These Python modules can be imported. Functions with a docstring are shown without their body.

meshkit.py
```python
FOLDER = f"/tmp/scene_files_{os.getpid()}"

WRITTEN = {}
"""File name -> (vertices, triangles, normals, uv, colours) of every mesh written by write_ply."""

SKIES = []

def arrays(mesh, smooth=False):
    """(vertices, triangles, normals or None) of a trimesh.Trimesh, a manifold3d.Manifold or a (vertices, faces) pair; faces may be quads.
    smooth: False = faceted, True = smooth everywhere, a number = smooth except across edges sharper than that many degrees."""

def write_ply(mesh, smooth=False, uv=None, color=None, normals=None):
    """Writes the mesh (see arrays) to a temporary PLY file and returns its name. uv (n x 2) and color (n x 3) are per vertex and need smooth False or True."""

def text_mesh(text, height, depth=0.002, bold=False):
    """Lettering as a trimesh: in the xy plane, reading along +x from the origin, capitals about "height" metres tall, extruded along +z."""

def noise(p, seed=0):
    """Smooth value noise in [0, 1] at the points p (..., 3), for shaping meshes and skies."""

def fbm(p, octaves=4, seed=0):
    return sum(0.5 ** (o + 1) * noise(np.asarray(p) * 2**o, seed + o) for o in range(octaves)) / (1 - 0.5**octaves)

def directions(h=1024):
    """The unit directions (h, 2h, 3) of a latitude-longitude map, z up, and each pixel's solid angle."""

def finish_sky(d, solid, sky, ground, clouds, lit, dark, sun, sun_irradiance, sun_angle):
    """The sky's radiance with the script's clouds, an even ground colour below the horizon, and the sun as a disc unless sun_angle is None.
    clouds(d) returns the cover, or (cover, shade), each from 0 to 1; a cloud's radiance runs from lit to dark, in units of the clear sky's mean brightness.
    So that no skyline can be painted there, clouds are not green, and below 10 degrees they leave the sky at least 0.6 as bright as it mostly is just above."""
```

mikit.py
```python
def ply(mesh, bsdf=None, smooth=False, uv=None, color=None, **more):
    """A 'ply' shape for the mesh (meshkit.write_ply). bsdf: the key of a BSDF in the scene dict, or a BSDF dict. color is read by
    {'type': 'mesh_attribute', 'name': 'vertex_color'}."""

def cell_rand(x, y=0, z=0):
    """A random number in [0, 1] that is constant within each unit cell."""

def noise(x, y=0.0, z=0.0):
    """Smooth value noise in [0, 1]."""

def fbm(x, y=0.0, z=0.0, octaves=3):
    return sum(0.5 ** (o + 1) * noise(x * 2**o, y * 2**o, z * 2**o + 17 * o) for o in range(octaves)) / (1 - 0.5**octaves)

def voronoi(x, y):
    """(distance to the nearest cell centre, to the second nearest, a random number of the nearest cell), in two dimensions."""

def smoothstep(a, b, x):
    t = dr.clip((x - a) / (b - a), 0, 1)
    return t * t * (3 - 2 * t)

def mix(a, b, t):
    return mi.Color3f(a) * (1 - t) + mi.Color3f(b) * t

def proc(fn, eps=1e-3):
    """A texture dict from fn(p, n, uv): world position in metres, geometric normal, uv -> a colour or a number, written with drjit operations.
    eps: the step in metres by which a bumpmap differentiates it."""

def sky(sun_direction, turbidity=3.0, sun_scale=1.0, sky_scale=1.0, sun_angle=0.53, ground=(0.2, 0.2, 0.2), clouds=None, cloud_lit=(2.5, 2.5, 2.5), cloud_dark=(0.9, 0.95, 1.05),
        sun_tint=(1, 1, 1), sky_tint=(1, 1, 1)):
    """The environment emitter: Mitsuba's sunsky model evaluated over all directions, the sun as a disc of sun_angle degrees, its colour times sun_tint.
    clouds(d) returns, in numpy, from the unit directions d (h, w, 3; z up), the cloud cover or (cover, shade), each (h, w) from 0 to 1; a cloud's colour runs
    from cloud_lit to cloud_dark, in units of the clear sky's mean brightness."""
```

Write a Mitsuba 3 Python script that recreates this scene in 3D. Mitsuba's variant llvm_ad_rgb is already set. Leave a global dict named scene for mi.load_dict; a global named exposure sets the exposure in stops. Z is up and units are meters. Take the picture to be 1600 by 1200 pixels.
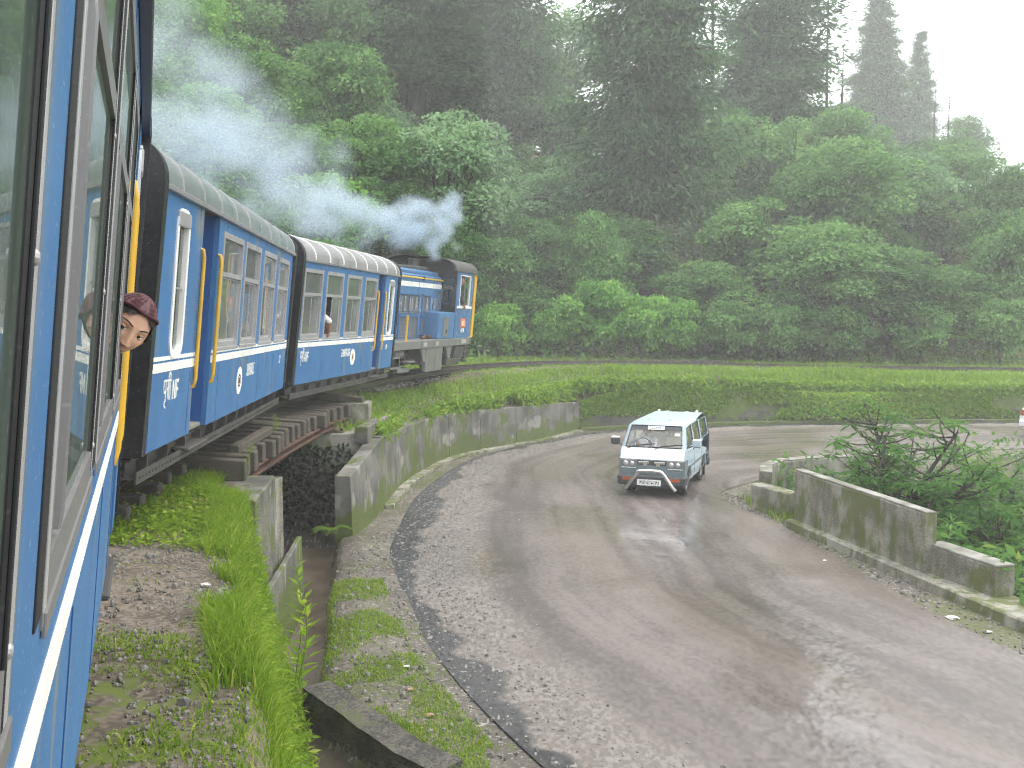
import math, numpy as np, trimesh, drjit as dr, mitsuba as mi, mikit, meshkit, manifold3d as m3
from shapely.geometry import Polygon, LineString, Point, box as sbox
from shapely.ops import unary_union
from mikit import noise, fbm, smoothstep, mix, voronoi, cell_rand
rng = np.random.default_rng(7)
scene, labels, used = {'type': 'scene'}, {}, set()
A = np.array
T4 = mi.ScalarTransform4f

# ------------------------------------------------------------------ camera, sky, exposure, air
PITCH = math.atan(110 / 1500)
EYE = [0, 0, 3.55]
scene['camera'] = {'type': 'perspective', 'fov': 56.14, 'fov_axis': 'x', 'near_clip': 0.02, 'far_clip': 2000.0,
                   'to_world': T4().look_at(origin=EYE, target=[0, math.cos(PITCH), 3.55 - math.sin(PITCH)], up=[0, 0, 1]),
                   'medium': {'type': 'ref', 'id': 'air'}}
scene['daylight'] = mikit.sky([0.35, 0.25, 0.9], turbidity=4, sun_scale=0.15, sun_angle=40, clouds=lambda d: 1.0,
                              cloud_lit=(2.5, 2.62, 2.68), ground=(0.12, 0.13, 0.11))
exposure = 3.22
HAZE = 0.0030
scene['air'] = {'type': 'homogeneous', 'albedo': {'type': 'rgb', 'value': [0.955, 0.968, 0.968]}, 'sigma_t': HAZE}


# ------------------------------------------------------------------ helpers
def uniq(k):
    base, i = k, 0
    while k in used:
        i += 1
        k = f'{base}_{i:03d}'
    used.add(k)
    return k


def tag(k, label=None, cat=None, group=None, kind=None):
    d = {a: b for a, b in (('label', label), ('category', cat), ('group', group), ('kind', kind)) if b}
    if d:
        labels[k] = d
    return k


def thing(name, label, cat, group=None):
    return tag(uniq(name), label, cat, group)


def put(k, m, mat, smooth=False, M=None, label=None, cat=None, group=None, kind=None, uv=None):
    k = uniq(k)
    if isinstance(m, MB):
        m = m.mesh()
    if hasattr(m, 'to_mesh'):
        q_ = m.to_mesh(); m = (A(q_.vert_properties[:, :3], dtype=float), A(q_.tri_verts))
    if M is not None:
        m = (np.asarray(m.vertices) @ M[:3, :3].T + M[:3, 3], np.asarray(m.faces)) if hasattr(m, 'vertices') else (np.asarray(m[0]) @ M[:3, :3].T + M[:3, 3], m[1])
    scene[k] = mikit.ply(m, 'm_' + mat, smooth=smooth, uv=uv)
    return tag(k, label, cat, group, kind)


def putp(k, mb, mat, smooth=False, M=None, label=None, kind=None):
    """every piece of the builder becomes a part of its own"""
    o = 0; ks = []
    for v, f in zip(mb.v, mb.f):
        ks.append(put(k, (v, f - o), mat, smooth, M, label, None, None, kind)); o += len(v)
    return ks


def cham():
    s = [(x, y, z) for x in (-1, 1) for y in (-1, 1) for z in (-1, 1)]
    v = A([[c[i] * (1.0 if i == a else .8) for i in range(3)] for c in s for a in range(3)])
    h = trimesh.convex.convex_hull(v)
    idx = A([np.argmin(((v - p) ** 2).sum(1)) for p in h.vertices])
    return [(c, a) for c in s for a in range(3)], idx[h.faces]


CH_V, CH_F = cham()


class MB:
    """collects pieces that become one mesh"""
    def __init__(s):
        s.v, s.f, s.n = [], [], 0

    def add(s, v, f):
        v, f = np.asarray(v, float), np.asarray(f, int)
        if f.shape[1] == 4:
            f = np.vstack([f[:, [0, 1, 2]], f[:, [0, 2, 3]]])
        s.v.append(v); s.f.append(f + s.n); s.n += len(v)
        return s

    def tm(s, m):
        return s.add(m.vertices, m.faces)

    def box(s, x0, x1, y0, y1, z0, z1, c=0.0, M=None):
        if c:
            ce, h = A([x0 + x1, y0 + y1, z0 + z1]) / 2, A([x1 - x0, y1 - y0, z1 - z0]) / 2
            c = min(c, h.min() * .6)
            v = A([ce + A(cn) * [h[i] - (0 if i == a else c) for i in range(3)] for cn, a in CH_V]); f = CH_F
        else:
            v = A([[x, y, z] for x in (x0, x1) for y in (y0, y1) for z in (z0, z1)])
            f = A([[0, 1, 3], [0, 3, 2], [4, 6, 7], [4, 7, 5], [0, 4, 5], [0, 5, 1], [2, 3, 7], [2, 7, 6], [0, 2, 6], [0, 6, 4], [1, 5, 7], [1, 7, 3]])
        if M is not None:
            v = v @ M[:3, :3].T + M[:3, 3]
        return s.add(v, f)

    def tube(s, pts, r, n=8, caps=True):
        pts = A(pts, dtype=float); r = np.broadcast_to(np.asarray(r, float), (len(pts),))
        t = np.gradient(pts, axis=0); t /= np.linalg.norm(t, axis=1, keepdims=True) + 1e-9
        u = np.cross(t[0], [0, 0, 1] if abs(t[0][2]) < .9 else [1, 0, 0]); u /= np.linalg.norm(u)
        a = np.arange(n) / n * 2 * np.pi; rings = []
        for p, tt, rr in zip(pts, t, r):
            u = u - tt * (u @ tt); u /= np.linalg.norm(u) + 1e-9
            w = np.cross(tt, u)
            rings.append(p + rr * (np.cos(a)[:, None] * u + np.sin(a)[:, None] * w))
        v = np.vstack(rings); f = []
        for i in range(len(pts) - 1):
            for j in range(n):
                k = (j + 1) % n
                f += [[i * n + j, i * n + k, (i + 1) * n + k], [i * n + j, (i + 1) * n + k, (i + 1) * n + j]]
        if caps:
            v = np.vstack([v, pts[0], pts[-1]]); e = len(v) - 2; b = (len(pts) - 1) * n
            f += [[(j + 1) % n, j, e] for j in range(n)] + [[b + j, b + (j + 1) % n, e + 1] for j in range(n)]
        return s.add(v, f)

    def extr(s, poly, y0, y1, plane='xz'):
        """polygon in (x, z), thickness from y0 to y1"""
        for g in getattr(poly, 'geoms', [poly]):
            if g.is_empty:
                continue
            m = trimesh.creation.extrude_polygon(g, abs(y1 - y0), engine='earcut')
            v = A(m.vertices)
            if plane == 'xz':
                v = np.c_[v[:, 0], max(y0, y1) - v[:, 2], v[:, 1]]
            elif plane == 'yz':
                v = np.c_[min(y0, y1) + v[:, 2], v[:, 0], v[:, 1]]
            else:
                v = np.c_[v[:, 0], v[:, 1], min(y0, y1) + v[:, 2]]
            s.add(v, m.faces)
        return s

    def disc(s, c, ax, r, w, n=20):
        c, ax = A(c, dtype=float), A(ax, dtype=float)
        return s.tube([c - ax * w / 2, c + ax * w / 2], r, n)

    def lathe(s, c, ax, prof, n=24):
        c, ax = A(c, dtype=float), A(ax, dtype=float) / np.linalg.norm(ax)
        u = np.cross(ax, [0, 0, 1] if abs(ax[2]) < .9 else [1, 0, 0]); u /= np.linalg.norm(u); w = np.cross(ax, u)
        a = np.arange(n) / n * 2 * np.pi
        v = np.vstack([c + ax * h + r * (np.cos(a)[:, None] * u + np.sin(a)[:, None] * w) for r, h in prof]); f = []
        for i in range(len(prof) - 1):
            for j in range(n):
                k = (j + 1) % n
                f += [[i * n + j, i * n + k, (i + 1) * n + k], [i * n + j, (i + 1) * n + k, (i + 1) * n + j]]
        return s.add(v, f)

    def quad(s, a, b, c, d):
        return s.add([a, b, c, d], [[0, 1, 2], [0, 2, 3]])

    def mesh(s):
        return trimesh.Trimesh(np.vstack(s.v), np.vstack(s.f), process=False)


def frame4(o, yaw, pit, roll):
    """car frame: x forward, y to the left, z up"""
    fw = A([math.sin(yaw) * math.cos(pit), math.cos(yaw) * math.cos(pit), math.sin(pit)])
    rt = A([math.cos(yaw), -math.sin(yaw), 0]); up = np.cross(rt, fw)
    r2, u2 = rt * math.cos(roll) - up * math.sin(roll), up * math.cos(roll) + rt * math.sin(roll)
    M = np.eye(4); M[:3, 0], M[:3, 1], M[:3, 2], M[:3, 3] = fw, -r2, u2, o
    return M


def rrect(x0, x1, z0, z1, r):
    return sbox(x0 + r, z0 + r, x1 - r, z1 - r).buffer(r, quad_segs=4) if r else sbox(x0, z0, x1, z1)


def strokes(lines, w):
    return unary_union([LineString(l).buffer(w / 2, quad_segs=2, cap_style=2) for l in lines])


def text_on(k, s, h, x, z, y, mat, M, sx=1.0, bold=True, label=None):
    """flat lettering on the plane y (seen from -y), reading along +x"""
    m = meshkit.text_mesh(s, h, 0.003, bold); v = A(m.vertices)
    v = np.c_[v[:, 0] * sx + x, y - v[:, 2], v[:, 1] + z]
    return put(k, trimesh.Trimesh(v, m.faces, process=False), mat, M=M, label=label)


def interp(t, xs, ys):
    ys = A(ys, dtype=float)
    return np.stack([np.interp(t, xs, ys[:, i]) for i in range(ys.shape[1])], -1) if ys.ndim > 1 else np.interp(t, xs, ys)


def smooth_line(P, step=.25):
    """dense, lightly smoothed polyline through P (n, k)"""
    P = A(P, dtype=float); d = np.r_[0, np.cumsum(np.linalg.norm(np.diff(P[:, :2], axis=0), axis=1))]
    from scipy.interpolate import PchipInterpolator
    t = np.arange(0, d[-1] + step / 2, step)
    return PchipInterpolator(d, P, axis=0)(np.minimum(t, d[-1])), t


# ------------------------------------------------------------------ materials
def rgb(*c):
    return {'type': 'rgb', 'value': list(c)}


def mat(name, base, rough=.5, two=True, bump=None, scale=.004, eps=2e-3, **kw):
    b = {'type': 'principled', 'base_color': base if isinstance(base, dict) else rgb(*base), 'roughness': rough, **kw}
    if bump:
        b = {'type': 'bumpmap', 'arbitrary': mikit.proc(bump, eps), 'scale': scale, 'bsdf': b}
    scene['m_' + name] = {'type': 'twosided', 'bsdf': b} if two else b


def C(*c):
    return mi.Color3f(*c)


def paint(base, dirt=(.16, .17, .16), amt=.5):
    lo, hi = tuple(float(b) * .86 for b in base), tuple(float(b) * 1.1 for b in base)

    def fn(p, n, uv):
        streak = fbm(p.x * 9, p.y * 9, p.z * .7, 3)
        blot = fbm(p.x * 1.7, p.y * 1.7, p.z * 2.3, 4)
        c = mix(lo, hi, fbm(p.x * 4, p.y * 4, p.z * 3, 2))
        c = mix(c, (.62, .64, .66), .16 * smoothstep(.80, .93, noise(p.x * 170, p.y * 170, p.z * 120)))
        return mix(c, dirt, amt * smoothstep(.52, .8, .55 * streak + .45 * blot))
    return mikit.proc(fn)


mat('blue', paint((.044, .150, .345), (.16, .19, .20), 1.0), .38, specular=.5)
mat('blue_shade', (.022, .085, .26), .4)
mat('loco_blue', paint((.065, .165, .335), (.17, .19, .20), .6), .36)
mat('white', paint((.80, .80, .78), (.45, .43, .38), .4), .4)
mat('plain_white', (.8, .8, .79), .4)
mat('yellow', paint((.72, .42, .03), (.30, .17, .06), .6), .38)
mat('black', paint((.012, .012, .016), (.035, .035, .04), .6), .33)
mat('alu', paint((.42, .41, .43), (.18, .17, .17), .5), .34, metallic=.35)
mat('rubber', (.014, .014, .017), .55)
mat('alu_dark', paint((.21, .205, .215), (.09, .085, .085), .6), .36, metallic=.3)
mat('alu_pale', paint((.46, .45, .46), (.2, .19, .19), .6), .34, metallic=.3)
mat('roof_grey', paint((.21, .21, .215), (.09, .09, .085), .7), .38)
mat('roof_teal', paint((.14, .165, .165), (.04, .12, .125), .95), .32)
mat('roof_edge', (.022, .033, .075), .35)
mat('steel', paint((.060, .058, .056), (.10, .075, .055), .7), .5)
mat('greysteel', paint((.165, .165, .16), (.075, .065, .055), .8), .45)
mat('rust', paint((.085, .045, .032), (.045, .04, .03), .9), .75)
mat('rail', paint((.13, .115, .11), (.09, .055, .04), .7), .35, metallic=.7)
mat('orange', (.72, .17, .03), .4)
mat('seat', (.10, .055, .04), .6)
mat('interior', (.20, .19, .165), .7)
mat('curtain', (.33, .32, .30), .8)
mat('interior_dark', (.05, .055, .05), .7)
mat('chrome', (.78, .77, .75), .2, metallic=1.0)
mat('tyre', (.018, .018, .019), .75)
mat('plastic', (.045, .05, .055), .4)
mat('amber', (.36, .075, .02), .3)
mat('lamp', (.62, .64, .66), .08, metallic=.6)
mat('van_paint', (.36, .445, .50), .3, clearcoat=.35)
mat('van_front', (.78, .79, .80), .18, clearcoat=.7)
mat('van_grey', (.115, .15, .165), .3)
mat('cream', (.62, .57, .44), .7)
mat('tealplastic', (.05, .35, .36), .35)
scene['m_glass'] = {'type': 'thindielectric', 'int_ior': 1.52}
scene['m_dirty_glass'] = {'type': 'blendbsdf', 'weight': mikit.proc(lambda p, n, uv: .30 + .30 * fbm(p.x * 9 + 3, p.y * 9, p.z * 3, 4) + .3 * smoothstep(.78, .9, noise(p.x * 130, p.y * 130, p.z * 90))),
                          'a': {'type': 'thindielectric', 'int_ior': 1.52}, 'b': {'type': 'diffuse', 'reflectance': mikit.proc(lambda p, n, uv: mix((.075, .105, .09), (.17, .21, .18), fbm(p.x * 14, p.y * 14, p.z * 5, 4)))}}
scene['m_coach_glass'] = {'type': 'blendbsdf', 'weight': mikit.proc(lambda p, n, uv: .16 + .26 * fbm(p.x * 5 + 3, p.y * 5, p.z * 2.5, 3)),
                          'a': {'type': 'thindielectric', 'int_ior': 1.6}, 'b': {'type': 'diffuse', 'reflectance': rgb(.30, .33, .31)}}
scene['m_lens'] = {'type': 'thindielectric', 'int_ior': 1.5}
mat('skin', mikit.proc(lambda p, n, uv: mix(mix((.56, .315, .205), (.66, .40, .28), fbm(p.x * 38, p.y * 38, p.z * 38, 3)), (.40, .20, .13), .5 * smoothstep(.74, .84, noise(p.x * 330, p.y * 330, p.z * 330)))), .5)
mat('skin_dark', (.30, .15, .09), .5)
mat('hair', (.018, .014, .013), .5)
mat('eyewhite', (.72, .70, .66), .2)
mat('iris', (.03, .014, .008), .15)
mat('lip', (.40, .13, .11), .45)


def f_knit(p, n, uv):
    row = .5 + .5 * dr.sin(uv.y * 150)
    patch = smoothstep(.56, .62, fbm(uv.x * 14, uv.y * 9, 3.1, 2))
    return mix(mix((.038, .011, .016), (.085, .024, .032), row), (.26, .17, .19), patch * .35)


mat('knit', mikit.proc(f_knit), .85)
mat('cloth_white', (.74, .74, .76), .8)
mat('cloth_dark', (.03, .032, .045), .85)
mat('cloth_maroon', (.07, .02, .026), .85)
mat('brow', (.055, .036, .028), .7)


def moss_mask(p, n):
    return smoothstep(.36, .66, fbm(p.x * 1.3, p.y * 1.3, p.z * 1.1, 4) + .25 * smoothstep(.2, .8, n.z) - .05)


def f_concrete(p, n, uv):
    a = fbm(p.x * 2.1, p.y * 2.1, p.z * 2.4, 4)
    streak = fbm(p.x * 6, p.y * 6, p.z * .55, 3)
    grit = noise(p.x * 60, p.y * 60, p.z * 60)
    c = mix((.060, .058, .052), (.175, .168, .152), smoothstep(.3, .72, a * .5 + streak * .4 + grit * .12))
    c = mix(c, (.27, .262, .24), smoothstep(.64, .74, fbm(p.x * 2.7, p.y * 2.7, p.z * 1.9 + 9, 3)) * .7)
    low = smoothstep(.62, .0, p.z) * .3
    k = .55 * fbm(p.x * 1.5 + 4, p.y * 1.5, p.z * 1.3, 3) + .45 * fbm(p.x * 7, p.y * 7, p.z * 4, 3)
    return mix(c, mix((.055, .075, .014), (.10, .135, .02), grit), .9 * smoothstep(.50, .63, k + low * .8))


def b_concrete(p, n, uv):
    return fbm(p.x * 18, p.y * 18, p.z * 18, 3)


mat('concrete', mikit.proc(f_concrete), .62, bump=b_concrete, scale=.012)


def f_concrete_top(p, n, uv):
    a = fbm(p.x * 5, p.y * 5, p.z * 5, 4)
    return mix((.13, .125, .105), (.27, .26, .235), smoothstep(.3, .7, a))




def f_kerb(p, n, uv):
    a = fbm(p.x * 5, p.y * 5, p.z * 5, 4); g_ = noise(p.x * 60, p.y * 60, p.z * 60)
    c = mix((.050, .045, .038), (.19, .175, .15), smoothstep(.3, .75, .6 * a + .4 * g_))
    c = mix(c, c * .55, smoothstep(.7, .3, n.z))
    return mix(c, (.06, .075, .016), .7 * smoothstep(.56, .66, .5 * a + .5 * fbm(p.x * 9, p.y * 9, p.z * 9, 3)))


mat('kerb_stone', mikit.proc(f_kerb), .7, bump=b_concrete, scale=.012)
mat('concrete_top', mikit.proc(f_concrete_top), .55)


def f_darkconc(p, n, uv):
    a = fbm(p.x * 3, p.y * 3, p.z * 3, 4); s = fbm(p.x * 7, p.y * 7, p.z * .6, 3)
    g_ = noise(p.x * 48, p.y * 48, p.z * 48)
    c = mix((.095, .09, .072), (.30, .285, .24), smoothstep(.28, .75, a * .42 + s * .43 + g_ * .18))
    c = mix(c, (.29, .285, .25), .6 * smoothstep(.63, .7, fbm(p.x * 2.2 + 3, p.y * 2.2, p.z * 1.4, 3)))
    return mix(c, (.085, .105, .018), .8 * smoothstep(.49, .62, .5 * fbm(p.x * 2 + 7, p.y * 2, p.z * 1.1, 3) + .5 * fbm(p.x * 8, p.y * 8, p.z * 3.4, 3) + .06 * smoothstep(.5, 0, p.z)))


mat('parapet', mikit.proc(f_darkconc), .55, bump=b_concrete, scale=.010)


def f_mossy(p, n, uv):
    row = dr.floor(p.z / .19)
    s = uv.x + .31 * cell_rand(row, 5)
    stone = cell_rand(dr.floor(s / .42), row, 2)
    joint = dr.maximum(smoothstep(.46, .5, dr.abs(p.z / .19 - row - .5)), smoothstep(.475, .5, dr.abs(s / .42 - dr.floor(s / .42) - .5)))
    c = mix((.05, .047, .04), (.12, .115, .10), stone * .7 + .3 * fbm(p.x * 9, p.y * 9, p.z * 9, 2))
    c = mix(c, (.02, .02, .017), joint * .8)
    m = smoothstep(.42, .58, .5 * fbm(p.x * .9, p.y * .9, p.z * 1.9, 3) + .5 * fbm(p.x * 5, p.y * 5, p.z * 4.5, 3) + .20 * smoothstep(.2, .75, p.z) - .03)
    return mix(c, mix((.06, .085, .016), (.12, .165, .026), fbm(p.x * 7, p.y * 7, p.z * 7, 3)), m * .9)


mat('mossy_stone', mikit.proc(f_mossy), .8)


def f_bank(p, n, uv):
    a = fbm(p.x * 2.2, p.y * 2.2, p.z * 2, 4); g = noise(p.x * 45, p.y * 45, p.z * 45)
    soil = mix((.055, .043, .033), (.150, .125, .100), smoothstep(.3, .7, .6 * a + .4 * g))
    green = mix((.05, .07, .014), (.12, .155, .026), fbm(p.x * 6, p.y * 6, p.z * 6, 3))
    return mix(soil, green, smoothstep(.50, .62, .6 * fbm(p.x * 1.1 + 3, p.y * 1.1, 2.0, 3) + .4 * fbm(p.x * 9, p.y * 9, 2.0, 3)))


mat('bank', mikit.proc(f_bank), .85)


def f_verge(p, n, uv):
    g = noise(p.x * 38, p.y * 38, 1.0); h = noise(p.x * 90, p.y * 90, 3.0)
    a = fbm(p.x * 1.6, p.y * 1.6, 4.0, 4)
    c = mix((.060, .050, .042), (.150, .132, .115), smoothstep(.25, .75, .5 * a + .3 * g + .2 * h))
    c = mix(c, (.30, .28, .26), .7 * smoothstep(.80, .9, g))
    return mix(c, mix((.045, .055, .016), (.10, .12, .03), h), .75 * smoothstep(.53, .62, .55 * fbm(p.x * .8 + 8, p.y * .8, 1.0, 3) + .45 * fbm(p.x * 11, p.y * 11, 1.0, 3)))


mat('verge', mikit.proc(f_verge), .6)
mat('undergrowth', mikit.proc(lambda p, n, uv: mix((.022, .036, .012), (.06, .09, .02), fbm(p.x * 2, p.y * 2, p.z * 2, 4))), .9)
mat('mud', mikit.proc(lambda p, n, uv: mix((.05, .038, .028), (.12, .098, .078), fbm(p.x * 3, p.y * 3, 0, 4))),
    mikit.proc(lambda p, n, uv: .12 + .4 * smoothstep(.4, .6, fbm(p.x * 2.2, p.y * 2.2, 5, 3))))


# road: uv = (metres from the wall-side edge, metres along the road), from the road's own mesh
def f_road(p, n, uv):
    w = fbm(uv.y * .55, 1.0, 0.0, 3); w2 = fbm(uv.y * 2.3, 5.0, 0.0, 3)
    u = uv.x + (w - .5) * .55 + (w2 - .5) * .30
    grit = noise(p.x * 26, p.y * 17, 2.0); g2 = noise(p.x * 47, p.y * 31, 7.0)
    drag = fbm(uv.x * 1.6, uv.y * .22, 0.0, 4); blot = fbm(p.x * .8, p.y * .8, 3.0, 5)
    line = fbm(uv.x * 4.5 + (w - .5) * 3, uv.y * .16, 9.0, 3)
    tar = mix((.072, .059, .056), (.162, .136, .129), smoothstep(.25, .75, .26 * drag + .22 * blot + .16 * grit + .38 * line))
    tar = mix(tar, (.15, .125, .10), .32 * smoothstep(.55, .7, fbm(uv.x * 1.1 + 5, uv.y * .09, 2.0, 3)))
    gravel = mix((.125, .108, .099), (.195, .174, .161), smoothstep(.3, .8, .6 * grit + .4 * g2))
    old = mix((.016, .017, .019), (.055, .055, .058), smoothstep(.3, .75, .5 * blot + .3 * grit + .2 * g2))
    old = mix(old, (.25, .24, .23), .8 * smoothstep(.84, .9, grit))
    c = mix(gravel, tar, smoothstep(1.0, 1.55, u + (blot - .5) * 1.0))
    return mix(old, c, smoothstep(.30, .44, u + .15 * (w2 - .5)))


def r_road(p, n, uv):
    wet = fbm(p.x * .55 + 1.5, p.y * .38, 6.0, 4); grit = noise(p.x * 30, p.y * 30, 2.0)
    r = .46 - .26 * smoothstep(.42, .66, wet) + .10 * (grit - .5)
    r = r - .10 * smoothstep(.58, .68, wet)
    return dr.clip(r + .25 * smoothstep(1.4, .5, uv.x), .09, .8)


def b_road(p, n, uv):
    wet = smoothstep(.56, .68, fbm(p.x * .55 + 1.5, p.y * .38, 6.0, 4))
    return (noise(p.x * 24, p.y * 16, 0.0) * .35 + fbm(p.x * 6, p.y * 5, 3.0, 2)) * (1 - .85 * wet) * (.25 + .75 * smoothstep(.9, 1.7, uv.x))


mat('road', mikit.proc(f_road), mikit.proc(r_road), bump=b_road, scale=.011, eps=4e-3, specular=.62)


def leafmat(name, lo, hi, tip=None, tr=.9, rough=.34, gain=2.3):
    lo, hi, tip = (tuple(gain * q for q in c) if c else None for c in (lo, hi, tip))

    def fn(p, n, uv):
        k = .50 * fbm(p.x * .33, p.y * .33, p.z * .33, 2) + .18 * noise(p.x * 1.9, p.y * 1.9, p.z * 1.9) + .55 * uv.x
        c = mix(lo, hi, smoothstep(.25, 1.05, k))
        return mix(c, tip, smoothstep(.78, 1.0, uv.x) * .6) if tip else c
    scene['m_' + name] = {'type': 'principledthin', 'base_color': mikit.proc(fn), 'roughness': rough, 'diff_trans': tr, 'spec_trans': 0.0, 'eta': 1.4}


leafmat('leaf_dark', (.026, .058, .022), (.092, .165, .056))
leafmat('leaf_mid', (.034, .080, .024), (.118, .205, .070), (.18, .25, .09))
leafmat('leaf_grey', (.060, .112, .055), (.175, .260, .135), (.27, .34, .22))
leafmat('leaf_bright', (.055, .135, .028), (.150, .265, .062), (.22, .31, .08))
leafmat('leaf_valley', (.065, .150, .038), (.150, .280, .075), (.32, .36, .07), gain=1.25)
leafmat('needle', (.024, .056, .028), (.092, .160, .072), gain=1.5)
leafmat('grass', (.120, .205, .020), (.230, .350, .040), (.46, .44, .13), tr=.9, gain=1.3)
leafmat('grass_brow', (.105, .185, .022), (.195, .300, .042), (.33, .36, .10), tr=.9, gain=1.6)
leafmat('fern', (.10, .19, .03), (.21, .33, .05), gain=1.15)
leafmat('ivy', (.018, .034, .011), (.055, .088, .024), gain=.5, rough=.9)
mat('bark', mikit.proc(lambda p, n, uv: mix((.022, .019, .016), (.085, .074, .062), fbm(p.x * 6, p.y * 6, p.z * 1.5, 4))), .9)
mat('stone', mikit.proc(lambda p, n, uv: mix((.06, .056, .05), (.24, .225, .21), noise(p.x * 31, p.y * 31, p.z * 31))), .6)
mat('paper', (.6, .585, .56), .7)
mat('brownpaper', (.34, .23, .15), .7)

# ------------------------------------------------------------------ the track, as a line
from scipy.spatial import cKDTree
import shapely
TR, TRS = smooth_line([(2.45, -9.8, 2.2), (-1.63, .98, 2.18), (-2.52, 3.32, 2.16), (-3.3, 5.8, 2.15), (-3.83, 8.12, 2.14), (-4.3, 13, 2.10), (-4.32, 16.25, 2.07),
                       (-3.8, 20.2, 2.03), (-3.36, 23.2, 2.0), (-2.58, 26.3, 1.98), (-1.2, 29.4, 1.95), (1.0, 32.2, 1.92), (4.2, 34.0, 1.84), (8, 34.9, 1.72),
                       (12, 35.3, 1.62), (18, 35.6, 1.52), (30, 35.6, 1.4), (60, 34, 1.3)], .1)
TRD = np.gradient(TR[:, :2], axis=0); TRD /= np.linalg.norm(TRD, axis=1, keepdims=True)
TRN = np.c_[-TRD[:, 1], TRD[:, 0]]          # to the left: the hill's side
TREE = cKDTree(TR[:, :2])


def track_at(xy):
    d, i = TREE.query(xy)
    side = ((xy - TR[i, :2]) * TRN[i]).sum(-1)
    return np.sign(side + 1e-9) * d, i


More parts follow.
